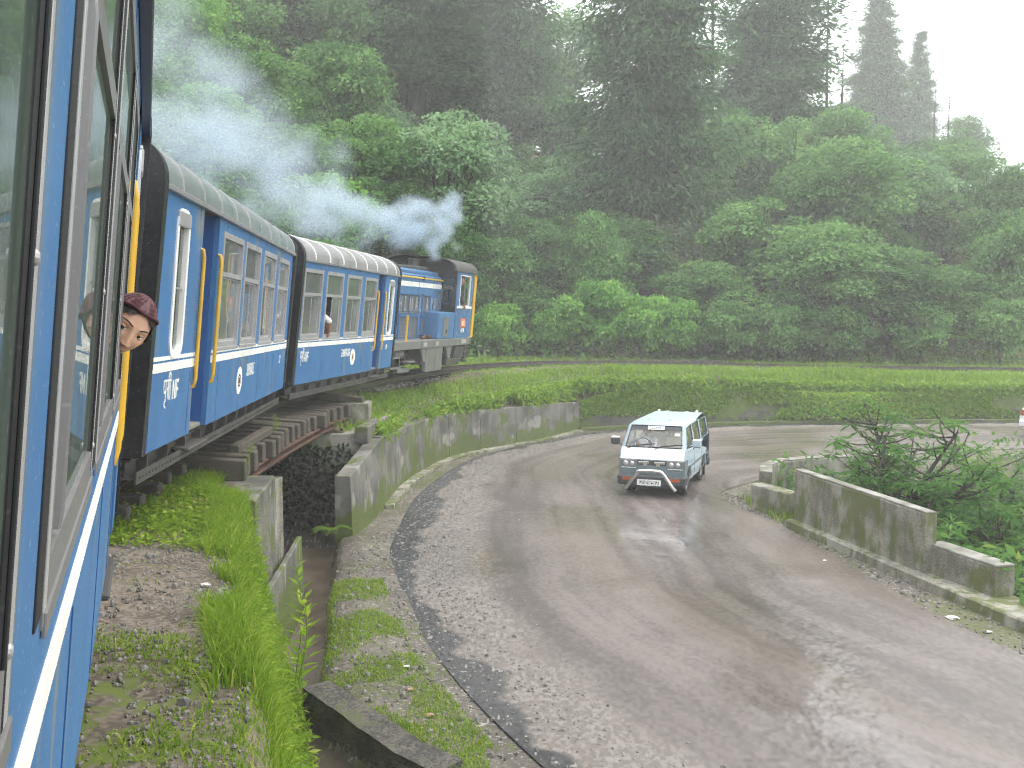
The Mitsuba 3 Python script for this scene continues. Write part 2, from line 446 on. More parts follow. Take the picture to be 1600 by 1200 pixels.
# ------------------------------------------------------------------ upper ground: embankment and hillside, laid out from the line of the road walls
#      x, y, outward azimuth, top of the wall, brow of the bank, set-back
ST = [(4.2, -12, -111, .3, 1.86, .4), (1.5, -4.5, -111, .3, 1.86, .4), (-.2, 1.2, -110, .3, 1.86, .4), (-.42, 3.4, -108, .3, 1.84, .3), (-.66, 4.6, -105, .3, 1.82, .3),
      (-1.02, 5.6, -103, .3, 1.80, .3), (-1.40, 6.8, -100, .3, 1.76, .3), (-1.86, 8.3, -98, .4, 1.72, .25), (-2.22, 9.5, -96, .5, 1.70, .2), (-2.68, 9.85, -95, .6, 1.66, .2), (-2.75, 11.0, -94, .6, 1.66, .2),
      (-2.72, 13.0, -92, .6, 1.5, .3), (-2.52, 15.04, -88, .9, 1.4, .5), (-2.33, 17.29, -84, 1.24, 1.45, .5), (-2.29, 18.9, -78, 1.16, 1.45, .5), (-1.56, 23.2, -60, 1.04, 1.38, .5),
      (.9, 26.9, -45, .93, 1.48, .5), (2.1, 29.1, -25, .8, 1.55, .5), (4, 29.85, -12, 1.15, 1.55, .3), (6.1, 30.5, -8, 1.12, 1.5, .3), (10.5, 31.2, -3, .92, 1.30, .3),
      (13.7, 31.4, 0, .88, 1.25, .3), (17, 31.6, 2, .85, 1.22, .3), (28, 31.8, 6, .8, 1.2, .3), (60, 30.2, 12, .7, 1.1, .3), (150, 19, 15, .6, 1.0, .3)]
WL, WS = smooth_line(ST, .2)
keep = (WL[:, 0] < 29) | (np.arange(len(WL)) % 20 == 0)
WL, WS = WL[keep], WS[keep]
VO = np.r_[-.03, .02, .15, .28, .36, .45, .55, .65, .78, .92, np.arange(1.1, 3, .22), np.arange(3, 9, .4), np.arange(9, 20, .9), np.arange(20, 50, 2.5), 60, 80, 120, 180, 280]


def upper_z(xy, wl, v):
    """height of the embankment and hill at the points xy; wl = the wall line's row there, v = distance outward from it"""
    d, i = track_at(xy)
    s = TRS[i]
    zf = TR[i, 2] - .25 + .16 * np.clip((np.abs(d) - .45) / .3, 0, 1) * np.clip((s - 36) / 3, 0, 1)
    zw, zb, sb = wl[..., 3], wl[..., 4], wl[..., 5]
    face = np.where(v < .2, -.45, zw - .05)
    k = np.clip((v - .28) / sb, 0, 1)
    z = face + (zb - face) * k ** .8 * (v > .28)
    z = z + (zf - z) * np.clip((v - .28 - sb) / 1.2, 0, 1)
    flat = np.interp(s, [0, 36, 40, 45, 52, 60, 75], [1.5, 1.7, 3.8, 5.5, 4.2, 2.6, 2.2])
    slope = np.interp(s, [0, 25, 38, 48, 58, 80, 110], [.62, .62, .52, .40, .33, .27, .2])
    q = np.maximum(d - flat, 0)
    n = meshkit.fbm(np.concatenate([xy * .16, np.zeros_like(xy[..., :1])], -1), 3) - .5
    hill = slope * q * np.minimum(1, .35 + q / 6) + 2.4 * n * np.clip(q / 6, 0, 1)
    hill = np.where(q > 45, slope * 45 + (hill - slope * 45) * .25, hill)
    z = np.where((v > .9) & (d > 0), zf + hill, z)
    z = z + (meshkit.fbm(np.concatenate([xy * 1.5, np.ones_like(xy[..., :1])], -1), 3) - .5) * .12 * np.clip((v - .4) / .5, 0, 1) * (np.abs(d) > .9)
    g = np.clip((wl[..., 1] - 11.02) / .06, 0, 1) * np.clip((16.9 - wl[..., 1]) / .06, 0, 1)
    g = g * np.clip((8.0 - v) / 3, 0, 1)
    rav = -1.35 + .22 * np.maximum(v - 1.5, 0) + .3 * n
    return z * (1 - g) + rav * g, d


az = np.radians(WL[:, 2]); out = np.c_[np.sin(az), np.cos(az)]
UXY = WL[:, None, :2] + out[:, None, :] * VO[None, :, None]
UZ, UD = upper_z(UXY, np.repeat(WL[:, None, :], len(VO), 1), np.broadcast_to(VO, UXY.shape[:2]))
nv = len(VO)
gi = np.arange(len(WL) * nv).reshape(len(WL), nv)
quads = np.stack([gi[:-1, :-1], gi[:-1, 1:], gi[1:, 1:], gi[1:, :-1]], -1).reshape(-1, 4)
put('embankment', (np.c_[UXY.reshape(-1, 2), UZ.reshape(-1)], np.vstack([quads[:, [0, 2, 1]], quads[:, [0, 3, 2]]])), 'bank', smooth=True, kind='structure', label='grassy railway embankment and wooded hillside above the road walls')
UTREE = cKDTree(UXY.reshape(-1, 2))


def ground_up(x, y):
    """height of the hillside mesh near (x, y)"""
    d, i = UTREE.query(np.stack([np.asarray(x, float), np.asarray(y, float)], -1), k=3)
    w = 1 / (d + 1e-3)
    return (UZ.reshape(-1)[i] * w).sum(-1) / w.sum(-1)


# ------------------------------------------------------------------ lower ground: verge, gutter, valley inside the bend
VALLEY = Polygon([(4.95, 17.2), (5.1, 16.2), (5.35, 14), (5.95, 11.2), (6.7, 8), (8.9, 5), (13, 1), (40, -8), (90, -30), (160, -20), (150, 14), (60, 24.5), (27, 25.6), (16, 25), (11, 23.7), (7.7, 21.9), (6.6, 20.4), (5.6, 19.8), (5.15, 18.9)])
GUT = LineString([(-3.2, 15.5), (-2.85, 13.8), (-2.62, 12.2), (-2.3, 10.4), (-2.12, 9.0), (-1.85, 8.2), (-1.15, 7.25), (-.1, 6.1), (1.5, 4.6), (6, -.5), (12, -7)])


def lower_z(x, y):
    pts = shapely.points(x, y)
    z = np.full(x.shape, -.012)
    g = shapely.distance(GUT, pts)
    z = z - .30 * (1 - np.clip((g - .20) / .10, 0, 1))
    verge = np.clip((g - .3) / .3, 0, 1) * np.clip((1.7 - g) / 1.2, 0, 1) * (y < 15)
    z = z + verge * (.02 + .10 * meshkit.fbm(np.stack([x * 1.3, y * 1.3, x * 0], -1), 3)) * np.clip((-.45 - x + (y - 9) * -.25) / .4, 0, 1)
    d = np.where(shapely.contains(VALLEY, pts), shapely.distance(VALLEY.exterior, pts), 0)
    rv_ = Polygon([(-2.75, 11.25), (-2.72, 13.2), (-2.72, 15.0), (-2.95, 16.7), (-12, 16.7), (-12, 11.3)])
    z = z - np.minimum(np.where(shapely.contains(rv_, pts), shapely.distance(rv_.exterior, pts), 0) * 2.2, 1.45)
    return z - np.minimum(np.maximum(d - .15, 0) * .85, 4.5 + .02 * d)


xs = np.r_[-300, -150, -60, -25, -12, -8, np.arange(-5, 8, .07), np.arange(8, 30, .6), 34, 40, 50, 65, 90, 130, 200, 300]
ys = np.r_[-300, -120, -50, -25, -12, -6, -3, np.arange(0, 13, .08), np.arange(13, 16, .16), np.arange(16, 34, .4), 38, 45, 60, 90, 150, 300]
gx, gy = np.meshgrid(xs, ys, indexing='ij')
gz = lower_z(gx, gy)
gi = np.arange(gx.size).reshape(gx.shape)
q = np.stack([gi[:-1, :-1], gi[1:, :-1], gi[1:, 1:], gi[:-1, 1:]], -1).reshape(-1, 4)
put('ground', (np.c_[gx.ravel(), gy.ravel(), gz.ravel()], q), 'verge', smooth=True, kind='structure', label='stony earth verge beside the road and the slope below it')

# ------------------------------------------------------------------ road
RP = A([[(9.5, -7), (13, -4)], [(5.2, -.5), (9.0, 1.5)], [(2.6, 3.6), (6.9, 5.0)], [(.25, 7.28), (5.75, 8.0)], [(-.81, 9.84), (5.28, 9.9)], [(-1.56, 12.8), (4.9, 12.1)],
        [(-1.86, 14.6), (4.71, 13.9)], [(-1.9, 17.6), (4.53, 15.96)], [(-1.6, 20.5), (4.15, 17.59)], [(-1.0, 23.3), (4.1, 18.52)], [(.75, 26.4), (4.34, 19.21)],
        [(3.0, 29.1), (5.16, 20.17)], [(6.2, 30.2), (7.21, 22.5)], [(10.4, 30.9), (11, 24.4)], [(17, 31.3), (16, 25.6)], [(28, 31.5), (27, 26.3)], [(60, 29.9), (60, 25)], [(150, 18.7), (150, 14.5)]])
mid = RP.mean(1); t = np.r_[0, np.cumsum(np.linalg.norm(np.diff(mid, axis=0), axis=1))]
from scipy.interpolate import PchipInterpolator
tt = np.r_[np.arange(0, 70, .3), np.arange(70, t[-1], 6)]
RL, RR = PchipInterpolator(t, RP[:, 0])(tt), PchipInterpolator(t, RP[:, 1])(tt)
fr = np.linspace(0, 1, 41)
rv = RL[:, None] * (1 - fr[:, None]) + RR[:, None] * fr[:, None]
wd = np.linalg.norm(RR - RL, axis=1)
ruv = np.stack([fr[None] * wd[:, None], np.broadcast_to(tt[:, None], rv.shape[:2])], -1)
rz = .002 + .03 * np.sin(np.pi * fr)[None] + .016 * (meshkit.fbm(np.concatenate([rv * .7, rv[..., :1] * 0], -1), 3) - .5)
gi = np.arange(rv.shape[0] * 41).reshape(-1, 41)
q = np.stack([gi[:-1, :-1], gi[:-1, 1:], gi[1:, 1:], gi[1:, :-1]], -1).reshape(-1, 4)[:, ::-1]
put('road', (np.concatenate([rv, rz[..., None]], -1).reshape(-1, 3), q), 'road', smooth=True, uv=ruv.reshape(-1, 2), kind='structure', label='wet patched asphalt road bending round the hairpin')
q2 = []
gz2 = shapely.distance(GUT, shapely.points(gx, gy))
# muddy gutter floor
gp, _ = smooth_line([(-3.2, 15.5), (-2.85, 13.8), (-2.62, 12.2), (-2.3, 10.4), (-2.12, 9.0), (-1.85, 8.2), (-1.15, 7.25), (-.1, 6.1), (1.5, 4.6)], .2)
gd = np.gradient(gp, axis=0); gd /= np.linalg.norm(gd, axis=1, keepdims=True); gn = np.c_[-gd[:, 1], gd[:, 0]]
gv = np.concatenate([np.c_[gp + gn * o, np.full(len(gp), z)] for o, z in ((-.27, -.255), (-.1, -.285), (.1, -.285), (.30, -.25))])
m = len(gp); k = np.arange(m - 1)
put('gutter', (gv, np.vstack([np.stack([k + a * m, k + 1 + a * m, k + 1 + (a + 1) * m, k + (a + 1) * m], -1) for a in range(3)])), 'mud', smooth=True, kind='structure', label='wet muddy gutter at the foot of the embankment')


# ------------------------------------------------------------------ walls
def wall_strip(P, zb, zt, th, batter=.0, n=1, rough=0.0, c=.012, uvs=False, seed=0):
    """wall along P (its front foot, road on the right); zb, zt: base and top at each point; returns verts, faces, uv"""
    P = A(P, dtype=float)
    d = np.gradient(P, axis=0); d /= np.linalg.norm(d, axis=1, keepdims=True); nl = np.c_[-d[:, 1], d[:, 0]]
    s = np.r_[0, np.cumsum(np.linalg.norm(np.diff(P, axis=0), axis=1))]
    zb, zt = np.broadcast_to(zb, len(P)), np.broadcast_to(zt, len(P))
    rows = [(0 + batter * k / n, k / n) for k in range(n + 1)]
    prof = [(o, f, 0) for o, f in rows[:-1]] + [(batter, 1, -c), (batter + c, 1, 0), (th - c, 1, 0), (th, 1, -c), (th, 0, 0)]
    V, U = [], []
    for o, f, dz in prof:
        V.append(np.c_[P + nl * o, zb + (zt - zb) * f + dz]); U.append(np.c_[s, np.full(len(P), f)])
    V = A(V); m, L = len(prof), len(P)
    if rough:
        V = V + rough * (np.stack([meshkit.fbm(V * 2.3, 4, seed + j) for j in range(3)], -1) - .5) * 2
    gi = np.arange(m * L).reshape(m, L)
    q = np.stack([gi[:-1, :-1], gi[:-1, 1:], gi[1:, 1:], gi[1:, :-1]], -1).reshape(-1, 4)
    f = np.vstack([q[:, [0, 1, 2]], q[:, [0, 2, 3]]]).tolist()
    for e, fl in ((0, 1), (L - 1, 0)):
        ring = gi[:, e]
        for j in range(1, m - 1):
            f.append([ring[0], ring[j], ring[j + 1]] if fl else [ring[0], ring[j + 1], ring[j]])
    v = V.reshape(-1, 3)
    return (trimesh.Trimesh(v, A(f), process=False), np.concatenate(U)) if uvs else trimesh.Trimesh(v, A(f), process=False)


def seg(P, t0, t1, step=.3):
    """the piece of the polyline P (n, k) between two values of its arc length"""
    P = A(P, dtype=float); s = np.r_[0, np.cumsum(np.linalg.norm(np.diff(P[:, :2], axis=0), axis=1))]
    u = np.linspace(t0, t1, max(2, int((t1 - t0) / step) + 1))
    return interp(u, s, P)


CW, _ = smooth_line([(-2.52, 15.04, 1.0), (-2.33, 17.29, 1.30), (-2.29, 18.9, 1.22), (-1.56, 23.2, 1.10), (.9, 26.9, .99), (2.1, 29.1, .86)], .1)
w = thing('retaining_wall', 'grey concrete retaining wall curving along the road below the train, mossy at its foot', 'wall')
cs = np.r_[0, np.cumsum(np.linalg.norm(np.diff(CW[:, :2], axis=0), axis=1))]
marks = [0, 2.25, 4.3, 6.4, 8.4, 9.9, 11.4, 12.8, 14.1, cs[-1]]
for i, (a, b) in enumerate(zip(marks[:-1], marks[1:])):
    p = seg(CW, a + .008, b - .008)
    top = p[:, 2] + (0 if i == 0 else rng.uniform(-.012, .012))
    if i == 0:
        top = np.linspace(.98, 1.30, len(p))
    put(w + '__panel', wall_strip(p[:, :2], -.3, top, .30 + rng.uniform(-.01, .01), .05, 6, .014, seed=i), 'concrete', smooth=35,
        label='rough end panel of the wall with a sloping mossy top' if i == 0 else None)
k = seg(CW, 2.4, cs[-1], .4)
put('footing', wall_strip(k[:, :2] + [.16, -.05], -.2, .05, .3, 0, 1, .03), 'parapet', smooth=30, label='low concrete footing along the foot of the grey retaining wall', cat='kerb')

SW, _ = smooth_line([r[:2] + (r[3] + .06,) for r in ST[17:24]] + [(60, 30.2, .8)], .25)
SW = SW[SW[:, 0] < 40]
m, u = wall_strip(SW[:, :2], -.3, SW[:, 2] + .1 * (meshkit.fbm(np.c_[SW[:, :2], SW[:, 0] * 0] * .6, 3) - .5), .4, .12, 9, .05, uvs=True)
put('stone_wall', m, 'mossy_stone', smooth=True, uv=u, label='long stone retaining wall green with moss behind the far stretch of road', cat='wall')
put('kerb', wall_strip(SW[:, :2] + [.0, -.28], -.1, .10, .2, 0, 1, .012), 'concrete', smooth=30, label='low pale kerb along the foot of the mossy stone wall', cat='kerb')


def upright(name, P, zb, zt, th, label, rough=.012, cap=True):
    p = seg(P, 0, np.linalg.norm(np.diff(A(P, dtype=float), axis=0), axis=1).sum(), .12)
    z = np.linspace(0, 1, len(p)); zt = interp(z, [0, 1], zt) if np.ndim(zt) else zt
    k = put(name, wall_strip(p, zb, zt, th, .0, 7, rough, .02), 'parapet', smooth=35, label=label, cat='wall')
    if cap:
        put(k + '__cap', wall_strip(p, np.asarray(zt) + .002, np.asarray(zt) + .022, th - .006, .004, 1, .004, .008), 'concrete_top', smooth=35)
    return k


upright('parapet_wall', [(5.60, 12.49), (4.87, 15.87)][::1], .1, (.93, .95), .17, 'tall stained concrete parapet beside the road, tallest of the row', cap=True)
upright('parapet_wall', [(5.50, 12.58), (5.84, 11.38)], .1, (.50, .50), .28, 'low thick concrete parapet with a pale top, nearest to the camera')
upright('parapet_wall', [(4.36, 17.3), (4.80, 16.5)], -.1, (.46, .43), .28, 'short mossy parapet block left of the tall parapet', cap=False)
upright('parapet_wall', [(8.4, 20.7), (7.0, 20.3), (6.2, 20.05), (5.35, 19.5), (4.9, 18.8), (4.60, 17.7)], -.2, (.50, .60), .24, 'curved parapet rounding the inside of the hairpin behind the short block', cap=True)
put('plinth', wall_strip([(6.5, 7.0), (6.05, 9.0), (5.72, 10.4), (5.22, 12.62), (4.9, 14.2), (4.55, 15.8)][::-1], -.3, .13, .62, .02, 3, .012, .02), 'parapet', smooth=35,
    label='concrete plinth with a low kerb face carrying the two straight parapets', cat='kerb')
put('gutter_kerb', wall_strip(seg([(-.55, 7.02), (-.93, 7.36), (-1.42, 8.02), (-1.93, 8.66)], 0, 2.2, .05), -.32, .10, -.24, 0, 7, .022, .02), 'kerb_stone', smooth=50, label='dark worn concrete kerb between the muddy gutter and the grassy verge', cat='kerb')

# abutments of the little bridge
a1 = thing('abutment', 'stained concrete abutment and wing wall at the near end of the bridge', 'abutment')
put(a1 + '__block', wall_strip(seg([(-2.57, 9.55), (-2.73, 11.05)], 0, 1.5, .12), -.3, 1.68, .62, .02, 8, .014, .02), 'concrete', smooth=35)
put(a1 + '__wing_wall', wall_strip(seg([(-2.46, 9.35), (-2.70, 12.25)], 0, 2.9, .15), -.4, .68, .09, .02, 5, .012, .015), 'concrete', smooth=35)
put(a1 + '__front', wall_strip(seg([(-2.76, 11.06), (-5.6, 11.2)], 0, 2.85, .2), -.4, 1.60, -.3, 0, 6, .02), 'parapet', smooth=35)
a2 = thing('abutment', 'dark stone abutment with a grassy ledge at the far end of the bridge', 'abutment')
put(a2 + '__block', wall_strip(seg([(-5.9, 16.7), (-2.62, 16.95)], 0, 3.28, .2), -.4, 1.42, 1.9, .03, 7, .02), 'parapet', smooth=35)
put(a2 + '__seat', wall_strip(seg([(-5.7, 18.0), (-2.72, 18.15)], 0, 2.98, .2), 1.40, 1.85, .55, .02, 4, .025), 'parapet', smooth=35)
put(a2 + '__coping', wall_strip(seg([(-2.56, 16.9), (-2.45, 18.9)], 0, 2.0, .2), 1.26, 1.54, .22, .0, 3, .012), 'concrete', smooth=35)

# ------------------------------------------------------------------ track and bridge


def along(i0, i1, off, z, step=4):
    i = np.arange(i0, i1, step)
    return np.c_[TR[i, :2] + TRN[i] * off, TR[i, 2] + z + off * .09]


def sweep(pts, prof):
    """profile (across, up) swept along pts, across = to the left"""
    d = np.gradient(pts[:, :2], axis=0); d /= np.linalg.norm(d, axis=1, keepdims=True); nl = np.c_[-d[:, 1], d[:, 0]]
    V = A([np.c_[pts[:, :2] + nl * a, pts[:, 2] + b] for a, b in prof]); m, L = V.shape[:2]
    gi = np.arange(m * L).reshape(m, L); gi = np.vstack([gi, gi[:1]])
    q = np.stack([gi[:-1, :-1], gi[:-1, 1:], gi[1:, 1:], gi[1:, :-1]], -1).reshape(-1, 4)[:, ::-1]
    return MB().add(V.reshape(-1, 3), q)


RAILP = [(-.03, 0), (.03, 0), (.03, -.025), (.008, -.035), (.008, -.085), (.045, -.1), (.045, -.11), (-.045, -.11), (-.045, -.1), (-.008, -.085), (-.008, -.035), (-.03, -.025)]


def tie(i, z0, z1, half, w, c=.012, yaw=0.0):
    """sleeper box across the track at sample i"""
    M = np.eye(4); d, n = TRD[i], TRN[i]
    a = math.atan2(d[1], d[0]) + yaw
    M[:3, 0] = [math.cos(a), math.sin(a), 0]; M[:3, 1] = [-math.sin(a), math.cos(a), .09]; M[:3, 3] = TR[i]
    return MB().box(-w, w, -half, half, z0, z1, c, M)


tk = thing('railway_track', 'narrow gauge railway track running under the train and on round the bend', 'railway track')
iend = int(np.argmin(np.abs(TR[:, 0] - 32)))
for off in (-.325, .325):
    put(tk + '__rail', sweep(along(0, iend, off, 0), RAILP), 'rail', smooth=30)
br = thing('railway_bridge', 'short timber decked railway bridge over the dark ravine under the train', 'bridge')
i0, i1 = int(np.argmin(np.abs(TR[:, 1] - 11.0))), int(np.argmin(np.abs(TR[:, 1] - 18.6)))
for off, z0, z1, hw in ((-.98, -.48, -.36, .11), (.98, -.48, -.36, .11), (-.36, -.95, -.36, .1), (.36, -.95, -.36, .1)):
    put(br + ('__runner' if abs(off) > .5 else '__girder'), sweep(along(i0 - 8, i1, off, 0), [(-hw, z1), (hw, z1), (hw, z1 - .02), (.02, z1 - .03), (.02, z0 + .03), (hw, z0 + .02), (hw, z0), (-hw, z0), (-hw, z0 + .02), (-.02, z0 + .03), (-.02, z1 - .03), (-hw, z1 - .02)]), 'rust', smooth=30)
for i in range(int(np.argmin(np.abs(TR[:, 1] + 2))), iend, 6):
    y = TR[i, 1]
    if i0 - 6 <= i <= i1:
        continue
    if y > 24 or y < 11:
        put(tk + '__sleeper', tie(i, -.23 + rng.uniform(-.01, .01), -.115, .62 + rng.uniform(-.03, .03), .10, yaw=rng.normal(0, .03)), 'bark')
for i in range(i0 - 4, i1, 4):
    put(br + '__sleeper', tie(i, -.355, -.118 + rng.uniform(-.012, .008), 1.10 + rng.uniform(-.06, .07), .095 + rng.uniform(-.012, .01), .014, rng.normal(0, .02)), 'timber')
put('timber_baulk', tie(i1 - 1, -.12, .02, 1.25, .09, .015, .05), 'timber', label='dark loose timber lying across the far end of the bridge deck', cat='timber')
bp = TR[i0 + 14]; bn = TRN[i0 + 14]; bd = TRD[i0 + 14]
M = np.eye(4); M[:3, 0] = [*bd, 0]; M[:3, 1] = [*bn, .09]; M[:3, 3] = bp
put('plank', MB().box(-1.2, .7, -1.02, -.90, -.118, -.02, .01, M), 'timber', label='pale ended plank lying along the sleeper ends of the bridge', cat='plank')
# siding beyond the locomotive
sp, _ = smooth_line([(-3.4, 31.0, 1.80), (-1.5, 33.2, 1.80), (1.0, 34.9, 1.79), (4.0, 35.7, 1.75), (8, 36.3, 1.66)], .4)
sd = thing('railway_track', 'second track half sunk in the grass beyond the locomotive', 'railway track')
for off in (-.32, .32):
    put(sd + '__rail', sweep(np.c_[sp[:, 0], sp[:, 1] + off, sp[:, 2] + .12], RAILP), 'rail', smooth=30)
mat('timber', paint((.066, .056, .044), (.035, .042, .016), .9), .75)

# ------------------------------------------------------------------ train
R = math.radians


def roof_profile(n=17, hw=1.03, h=.40, y0=1.0, z0=1.985):
    a = np.linspace(0, np.pi, n)
    c, s = np.cos(a), np.sin(a)
    return np.c_[y0 - hw * np.sign(c) * np.abs(c) ** .62, z0 + h * np.abs(s) ** .80]


def arch(mb, x0, x1, prof, th=.03, ns=8):
    """curved roof sheet between x0 and x1"""
    inner = prof * [1, 1] + (A([1.0, 1.985]) - prof) * th
    ring = np.vstack([prof, inner[::-1]]); m = len(ring)
    v = np.vstack([np.c_[np.full(m, x), ring] for x in np.linspace(x0, x1, ns)]); f = []
    for i in range(ns - 1):
        for j in range(m):
            k = (j + 1) % m
            f.append([i * m + j, i * m + k, (i + 1) * m + k, (i + 1) * m + j])
    mb.add(v, f)
    h = len(prof)
    for e in (0, (ns - 1) * m):
        mb.add(v, [[e + j, e + j + 1, e + m - 2 - j, e + m - 1 - j] for j in range(h - 1)])
    return mb


DEV = {'pu': [[(0, 1), (.62, 1)], [(.08, 1), (.08, .55), (.16, .42), (.30, .40), (.46, .46)], [(.50, 1), (.50, 0)], [(.50, .0), (.34, -.06), (.30, -.2), (.42, -.28), (.62, -.36)]],
       'si': [[(.72, 1), (1.52, 1)], [(1.14, 1), (1.14, 0)], [(.80, 1), (.98, .8), (.98, .62), (.80, .56), (.80, .50), (1.0, .1)], [(.86, .56), (1.14, .56)], [(1.44, 1), (1.44, 0)],
              [(1.44, 1), (1.42, 1.28), (1.28, 1.38), (1.12, 1.3), (1.06, 1.1)]]}


def devanagari(x, z, h, sx):
    g = strokes(DEV['pu'] + DEV['si'], .10)
    from shapely import affinity
    return affinity.translate(affinity.scale(g, sx * h, h, origin=(0, 0)), x, z)


def coach(key, M, L, wins, rec, nar, roof, vest_first, label, name_text=None, name_x=0, emblem_x=None, rail_script=None, number=None, opened=(), end_mat='black', fine=False):
    t = thing(key, label, 'train carriage', 'carriages of the mountain train')
    P = lambda part, mb, mt, sm=False, lab=None: put(f'{t}__{part}', mb, mt, smooth=sm, M=M, label=lab)
    r0, r1 = rec
    spans = [(0, r0), (r1, L)]
    holes = [rrect(a, b, .745, 1.835, .015) for a, b in wins] + [rrect(*nar, .73, 1.85, .10)]
    hole = unary_union(holes)
    for a, b in spans:
        P('side_panel', MB().extr(sbox(a, 0, b, 2.0).difference(hole), 0.0, .04), 'blue')
    # plating seams and cover strips
    sm_ = MB()
    for x in np.arange(.06, L, 1.2):
        if not r0 - .05 < x < r1 + .05:
            sm_.box(x - .004, x + .004, -.0025, .001, .02, .56)
            sm_.box(x - .004, x + .004, -.0025, .001, 1.86, 1.97)
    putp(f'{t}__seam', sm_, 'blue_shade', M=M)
    far = unary_union([rrect(a, b, .76, 1.82, .015) for a, b in wins])
    P('side_panel', MB().extr(sbox(0, 0, L, 2.0).difference(far), 1.96, 2.0), 'blue')
    for a, b in wins:
        f = P('window', MB().extr(sbox(a, .745, b, 1.835).difference(unary_union([sbox(a + .03, .775, b - .03, 1.435), sbox(a + .03, 1.465, b - .03, 1.805)])), 1.95, 2.01), 'alu')
        put(f + '__pane', MB().quad((a, 1.98, .75), (b, 1.98, .75), (b, 1.98, 1.83), (a, 1.98, 1.83)), 'glass', M=M)
    # recess with the door
    dk = MB()
    dk.box(r0, r0 + .03, .0405, .26, 0, 1.97).box(r1 - .03, r1, .0405, .26, 0, 1.97)
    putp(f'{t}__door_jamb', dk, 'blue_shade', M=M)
    dh = rrect(r0 + .16, r1 - .16, .82, 1.72, .07)
    d = P('door', MB().extr(sbox(r0 + .03, .02, r1 - .03, 1.97).difference(dh), .2, .235), 'blue')
    put(d + '__frame', MB().extr(dh.buffer(.035).difference(dh), .185, .24), 'alu', M=M)
    put(d + '__pane', MB().quad((r0 + .15, .22, .8), (r1 - .15, .22, .8), (r1 - .15, .22, 1.74), (r0 + .15, .22, 1.74)), 'glass', M=M)
    put(d + '__handle', MB().tube([(r0 + .10, .19, .62), (r0 + .10, .165, .62), (r0 + .10, .165, .70), (r0 + .10, .19, .70)], .009, 6), 'yellow', M=M)
    yo = -.004 if fine else -.03
    for x in ((r0 - .035, r1 + .03) if not fine else (r0 + .03, r1 - .02)):
        P('handrail', MB().tube([(x, .05, .40), (x, yo + .01, .42), (x, yo, .48), (x, yo, 1.55), (x, yo + .01, 1.61), (x, .05, 1.63)], .019 if fine else .017, 10), 'yellow', 40)
    # narrow vestibule window
    n0, n1 = nar
    o = rrect(n0, n1, .73, 1.85, .10)
    f = P('vestibule_window', MB().extr(o.buffer(.035).difference(o.buffer(-.02)), -.012, .03), 'white')
    putp(f + '__glazing_bar', MB().box(n0, n1, .008, .026, 1.245, 1.262).box(n0 - .02, n1 + .02, -.02, .01, 1.74, 1.86, .02), 'alu', M=M)
    put(f + '__pane', MB().quad((n0, .02, .75), (n1, .02, .75), (n1, .02, 1.83), (n0, .02, 1.83)), 'glass', M=M)
    # main windows
    for i, (a, b) in enumerate(wins):
        fl_, in_ = (.05, .006) if fine else (.025, .03)
        fr_ = sbox(a - fl_, .72, b + .025, 1.86).difference(unary_union([sbox(a + in_, .79, b - in_, 1.43), sbox(a + in_, 1.475, b - in_, 1.80)]))
        w_ = MB().extr(fr_, -.003, .012) if fine else MB().extr(fr_, -.008, .036)
        w_.box(a - .03, b + .03, -.006 if fine else -.018, .0, .705, .735, .003)
        wk = P('window', w_, 'alu_dark' if fine else 'alu')
        if fine:
            put(wk + '__seal', MB().box(a - (.125 if i < 3 else .24), a - .052, -.0025, .004, .74, 1.86, .001), 'rubber', M=M)
            for zz in (.80, 1.1, 1.4):
                put(wk + '__bolt', MB().lathe((b - .01, -.003, zz), (0, -1, 0), [(.007, 0), (.006, .002), (.004, .0035), (0, .004)], 10), 'alu', M=M)
        mid = (a + b) / 2
        pane = lambda x0, x1, z0, z1, y: put(wk + '__pane', MB().quad((x0, y, z0), (x1, y, z0), (x1, y, z1), (x0, y, z1)), 'dirty_glass' if fine else 'coach_glass', M=M)
        pane(a + .02, b - .02, 1.46, 1.815, .004 if fine else .022)
        op = i in opened
        half = (b - a) / 2
        sl = 0 if not op else half - .1
        if fine:
            sl = (.0 if not op else half - .06)
        if fine:
            put(wk + '__pull_bar', MB().tube([(a + .10, .006, .80), (a + .10, .003, .82), (a + .10, .003, 1.41), (a + .10, .006, 1.43)], .011, 8), 'alu_dark', smooth=40, M=M)
            pane(a + .005 + sl, b - .005, .79, 1.435, .005)
            put(wk + '__edge_trim', MB().box(a - .056, a - .030, -.0045, .0, .74, 1.86, .001), 'alu_pale', M=M)
            put(wk + '__edge_trim', MB().box(b - .012, b + .006, -.0042, .0, .74, 1.86, .001), 'alu_pale', M=M)
            put(wk + '__gasket', MB().box(b - .024, b - .013, -.0036, .0, .74, 1.86, .001), 'rubber', M=M)
        for x0, x1, y in () if fine else ((a + in_ + sl, mid + .012 + sl, .003 if fine else .012), (mid - .012, b - in_, .009 if fine else .024)):
            put(wk + '__sash', MB().extr(sbox(x0, .79, x1, 1.43).difference(sbox(x0 + (.014 if fine else .022), .812, x1 - (.014 if fine else .022), 1.408)), y, y + (.005 if fine else .010)), 'alu_dark' if fine else 'alu', M=M)
            pane(x0 + .02, x1 - .02, .81, 1.41, y + (.0025 if fine else .005))
    # roof
    prof = roof_profile()
    k = P('roof', arch(MB(), -.03, L + .03, prof), roof, 50)
    for x in np.arange(.5, L - .1, .74):
        put(k + '__rib', arch(MB(), x - .016, x + .016, (prof - [1, 1.9]) * [1.006, 1.02] + [1, 1.905], .05, 2), 'white' if roof == 'roof_grey' else 'alu', M=M, smooth=50)
